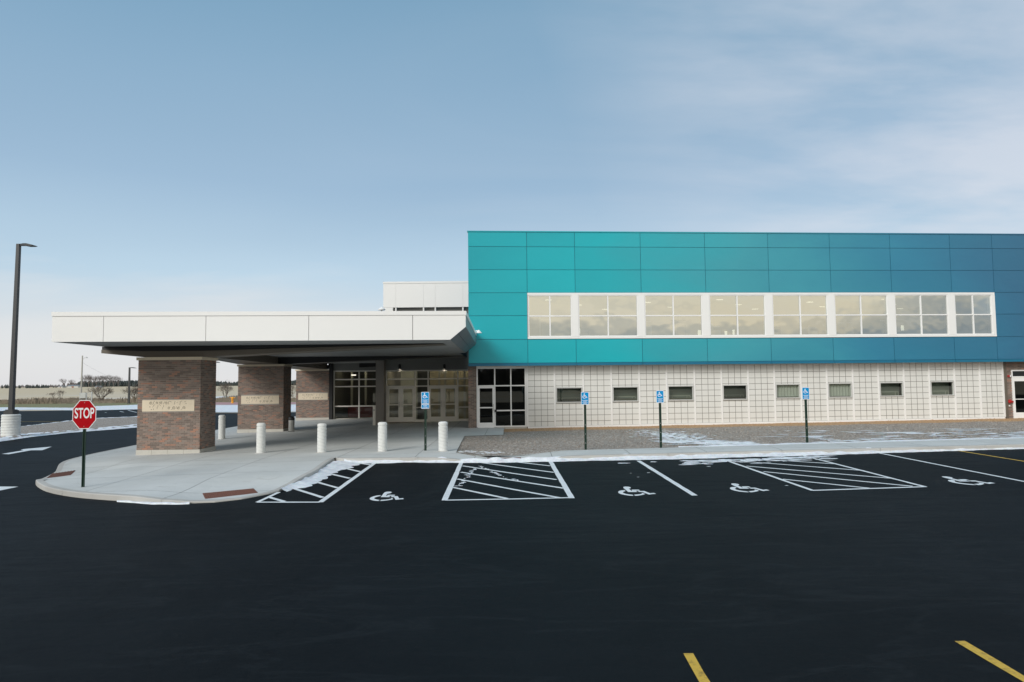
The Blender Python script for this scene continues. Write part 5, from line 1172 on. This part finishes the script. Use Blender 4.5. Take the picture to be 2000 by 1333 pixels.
# yellow hydrant
q = gnd(454, 788, .03); k_ = q.y / FOC; hy = thing('fire_hydrant', 'yellow hydrant on the red walk beyond the first two brick piers', 'hydrant', q)
mb = MB(); mb.lathe([(.26, 0), (.26, .06), (.15, .08), (.15, .7), (.19, .72), (.19, .76), (.12, .92), (.04, .98)], 14); part('barrel', mb, 'hydrant_yellow', hy, True)
mb = MB(); mb.tube([(-.42, 0, .86), (.42, 0, .80)], .05, 8); mb.tube([(0, -.3, .55), (0, .0, .55)], .09, 10); part('outlet', mb, 'hydrant_yellow', hy)
# ------------------------------------------------------------------ bare shrubs and trees
def branch(mb, p, d, ln, r, depth, spread, minr=.006):
    p2 = p + d * ln; mid = (p + p2) / 2 + Vector((random.uniform(-1, 1), random.uniform(-1, 1), 0)) * ln * .06
    mb.tube([p, mid, p2], [r, r * .85, r * .68], 3 if depth < 4 else 5, cap=False)
    if depth == 0: return
    for _ in range(random.choice((2, 3, 3))):
        a_ = Vector((random.gauss(0, 1), random.gauss(0, 1), random.gauss(.15, .6))).normalized()
        nd = (d + a_ * spread).normalized(); branch(mb, p.lerp(p2, random.uniform(.55, 1)), nd, ln * random.uniform(.62, .85), max(r * .58, minr), depth - 1, spread)
def shrub(px, py, Y, H_, label, mat='bark', stems=10, name='bare_shrub', cat='shrub', group=None, spread=.6, depth=5, minr=.012):
    p_ = at(px, py, Y); z = g(p_.x, p_.y); root = thing(name, label, cat, (p_.x, p_.y, z), group)
    mb = MB()
    for k in range(stems):
        a_ = random.uniform(0, 2 * pi); branch(mb, Vector((cos(a_) * .15, sin(a_) * .15, -.1)), Vector((cos(a_) * .35, sin(a_) * .35, 1)).normalized(), H_ * .34, H_ * .012, depth, spread, minr)
    part('branches', mb, mat, root); return root
shrub(197, 783, 124, 3.5, 'leafless round shrub standing alone right of the utility pole', minr=.010)
shrub(265, 785, 116, 3.4, 'wide leafless shrub behind the distant light pole, cut off by the first brick pier', minr=.010)
shrub(440, 770, 150, 3.6, 'leafless shrub seen between the first two brick piers', minr=.011)
shrub(571, 772, 150, 3.2, 'leafless shrub in the narrow gap right of the middle brick pier', minr=.011)
shrub(104, 777, 150, 1.9, 'low leafless bush in the weeds midway between the tall light pole and the stop sign', minr=.011, stems=4)
shrub(118, 777, 152, 2.3, 'thin leafless bush in the weeds just left of the utility pole', minr=.011, stems=4)
def bare_tree(H_, name='bare_tree'):
    mb = MB(); mt = MB(); mt.tube([(0, 0, -.3), (.1, 0, H_ * .28)], [H_ * .022, H_ * .016], 5)
    for k in range(6):
        a_ = 2 * pi * k / 6 + random.uniform(-.3, .3); branch(mb, Vector((.1, 0, H_ * random.uniform(.15, .3))), Vector((cos(a_) * .6, sin(a_) * .6, 1)).normalized(), H_ * .25, H_ * .013, 5, .6, H_ * .008)
    return mt, mb
TR = thing('bare_tree', 'x', 'tree', (0, 0, 0), 'bare trees on the horizon'); mt, mb = bare_tree(9.6); part('trunk', mt, 'bark_hazed', TR); part('crown', mb, 'bark_hazed', TR)
tl = [(124, 560, .85, 'bare round tree left of the farm buildings'), (139, 565, .75, 'smaller bare tree just left of the utility pole, behind the farm buildings')]
for k, px in enumerate((164, 173, 180, 188, 197, 205, 213, 222, 231)):
    tl.append((px, 600, (1.0, 1.12, .95, 1.0, 1.02, .97, 1.05, .98, .85)[k] * 1.15, 'x'))
first = True
ords = ('bare tree immediately right of the utility pole at the start of the tall clump', 'tallest bare tree in the clump right of the utility pole')
for k, (px, Y, s, lb) in enumerate(tl):
    p_ = at(px, 755, Y); z = g(p_.x, p_.y)
    if k == 2: lb = ords[0]
    elif k == 3: lb = ords[1]
    elif k == len(tl) - 1: lb = 'lower bare tree at the right end of the clump, nearest the distant light pole'
    elif k > 3: lb = ('third', 'fourth', 'fifth', 'sixth', 'seventh', 'eighth')[k - 4] + ' bare tree right of the utility pole in the tall clump over the conifers'
    if first: TR.location = (p_.x, p_.y, z); TR['label'] = lb; TR.scale = (s,) * 3; first = False
    else: o_ = dup(TR, (p_.x, p_.y, z), lb, rz=k * 1.7); o_.scale = (s * random.uniform(.9, 1.15), s, s)
def wood(x0, x1, Y, h0, h1, n, mat, lb, name='distant_wood', wd=1.2):
    mb = MB()
    for k in range(n):
        x_ = random.uniform(x0, x1); y_ = Y + random.uniform(-10, 14); h_ = random.uniform(h0, h1) * (.8 + .35 * noise.noise(Vector((x_ * .05, 0, 1)))); z = g(x_, y_); r = h_ * random.uniform(.16, .28) * wd; a_ = random.uniform(0, 2); i = len(mb.v)
        lev = ((.0, .7), (.25, 1), (.5, .75), (.75, .45), (1, .02))
        for t_, rr in lev:
            for j in range(5): q_ = 2 * pi * j / 5 + a_ + t_ * 2; rj = r * rr * random.uniform(.6, 1.3); mb.v.append((x_ + rj * cos(q_), y_ + rj * sin(q_), z + h_ * t_))
        for l_ in range(4):
            for j in range(5): mb.f.append((i + l_ * 5 + j, i + l_ * 5 + (j + 1) % 5, i + (l_ + 1) * 5 + (j + 1) % 5, i + (l_ + 1) * 5 + j)); mb.t.append(0)
    o_ = link(name, mb.mesh(name, mat, fix=False)); o_['kind'] = 'stuff'; o_['label'] = lb
def xp(px, Y): return at(px, 755, Y).x
wood(xp(160, 640), xp(275, 640), 640, 5, 7.5, 420, 'conifer', 'dark conifer belt on the horizon right of the utility pole')
wood(xp(-60, 700), xp(125, 700), 700, 1.2, 4.2, 230, 'bark_hazed', 'low grey treeline on the horizon at the left')
wood(xp(118, 680), xp(165, 680), 690, 3, 6, 120, 'bark_hazed', 'low trees on the horizon behind the farm buildings')
wood(xp(52, 520), xp(75, 520), 520, 2, 3.6, 34, 'conifer', 'few dark evergreens on the horizon right of the tall light pole')
wood(xp(-12, 520), xp(4, 520), 520, 2.8, 4.6, 14, 'conifer', 'dark evergreens at the left edge of the horizon')
wood(xp(84, 520), xp(94, 520), 520, 1.2, 2.4, 14, 'conifer', 'small dark evergreen clump in the pale field')
wood(xp(270, 560), xp(700, 560), 560, 3.6, 5.6, 900, 'conifer', 'dark conifer belt seen through the gaps between the brick piers')
for sgn, (x0, x1, Y0_) in enumerate(((-260, 260, -230),)):
    wood(x0, x1, Y0_, 11, 15, 1300, 'bark', 'unseen tree belt added behind the camera to darken the glass reflections')  # added out of view, tall and dense so the panes mirror something dark
# farm buildings
def barn(px, Y, L_, W_, H_, roof, lb, wall='barn_white'):
    p_ = at(px, 755, Y); z = g(p_.x, p_.y); rt = thing('farm_building', lb, 'farm building', (p_.x, p_.y, z))
    mb = MB(); mb.box(-L_ / 2, L_ / 2, -W_ / 2, W_ / 2, -.5, H_); part('wall', mb, wall, rt)
    mb = MB(); mb.prism([(-L_ / 2 - .3, -W_ / 2 - .3, H_ + .01), (-L_ / 2 - .3, W_ / 2 + .3, H_ + .01), (-L_ / 2 - .3, 0, H_ + roof)], (L_ + .6, 0, 0)); part('roof', mb, 'barn_roof', rt)
    mb = MB(); mb.box(-L_ * .1, L_ * .1, -W_ / 2 - .06, -W_ / 2 - .01, 0, H_ * .75); part('barn_door', mb, 'barn_red', rt)
barn(146, 540, 8.5, 5, 1.2, .9, 'long pale farm building with grey roof just left of the utility pole')
barn(121, 540, 3.5, 4, .9, .7, 'small pale farm shed left of the long farm building')
barn(193, 480, 3.6, 3, .8, .6, 'small white shed in the field above the leafless shrub')
# weeds along the verge
mb = MB()
for k in range(13000):
    px = random.uniform(-30, 300) if k % 4 else random.uniform(400, 600); Y = random.uniform(112, 132); p_ = at(px, 770, Y); x_ = p_.x; dn = noise.noise(Vector((x_ * .12, Y * .05, 0))); 
    if k % 4 and px > 170 and random.random() < .5: continue
    h_ = (.30 + 1.0 * max(0, dn + .12)) * random.uniform(.5, 1.25); z = g(x_, Y); w_ = random.uniform(.02, .06); lx_ = random.uniform(-.35, .35) * h_; i = len(mb.v)
    mb.v += [(x_ - w_, Y, z), (x_ + w_, Y, z), (x_ + lx_ + w_ * .8, Y + random.uniform(-.2, .2), z + h_), (x_ + lx_ * .6 - w_ * 1.5, Y, z + h_ * .7)]; mb.f.append((i, i + 1, i + 2, i + 3)); mb.t.append(0)
o_ = link('dry_weeds', mb.mesh('dry_weeds', 'weeds', fix=False)); o_['kind'] = 'stuff'; o_['label'] = 'strip of dry brown weeds between the grass verge and the pale field'
for o_ in bpy.data.objects:
    if '_w' in o_: del o_['_w']
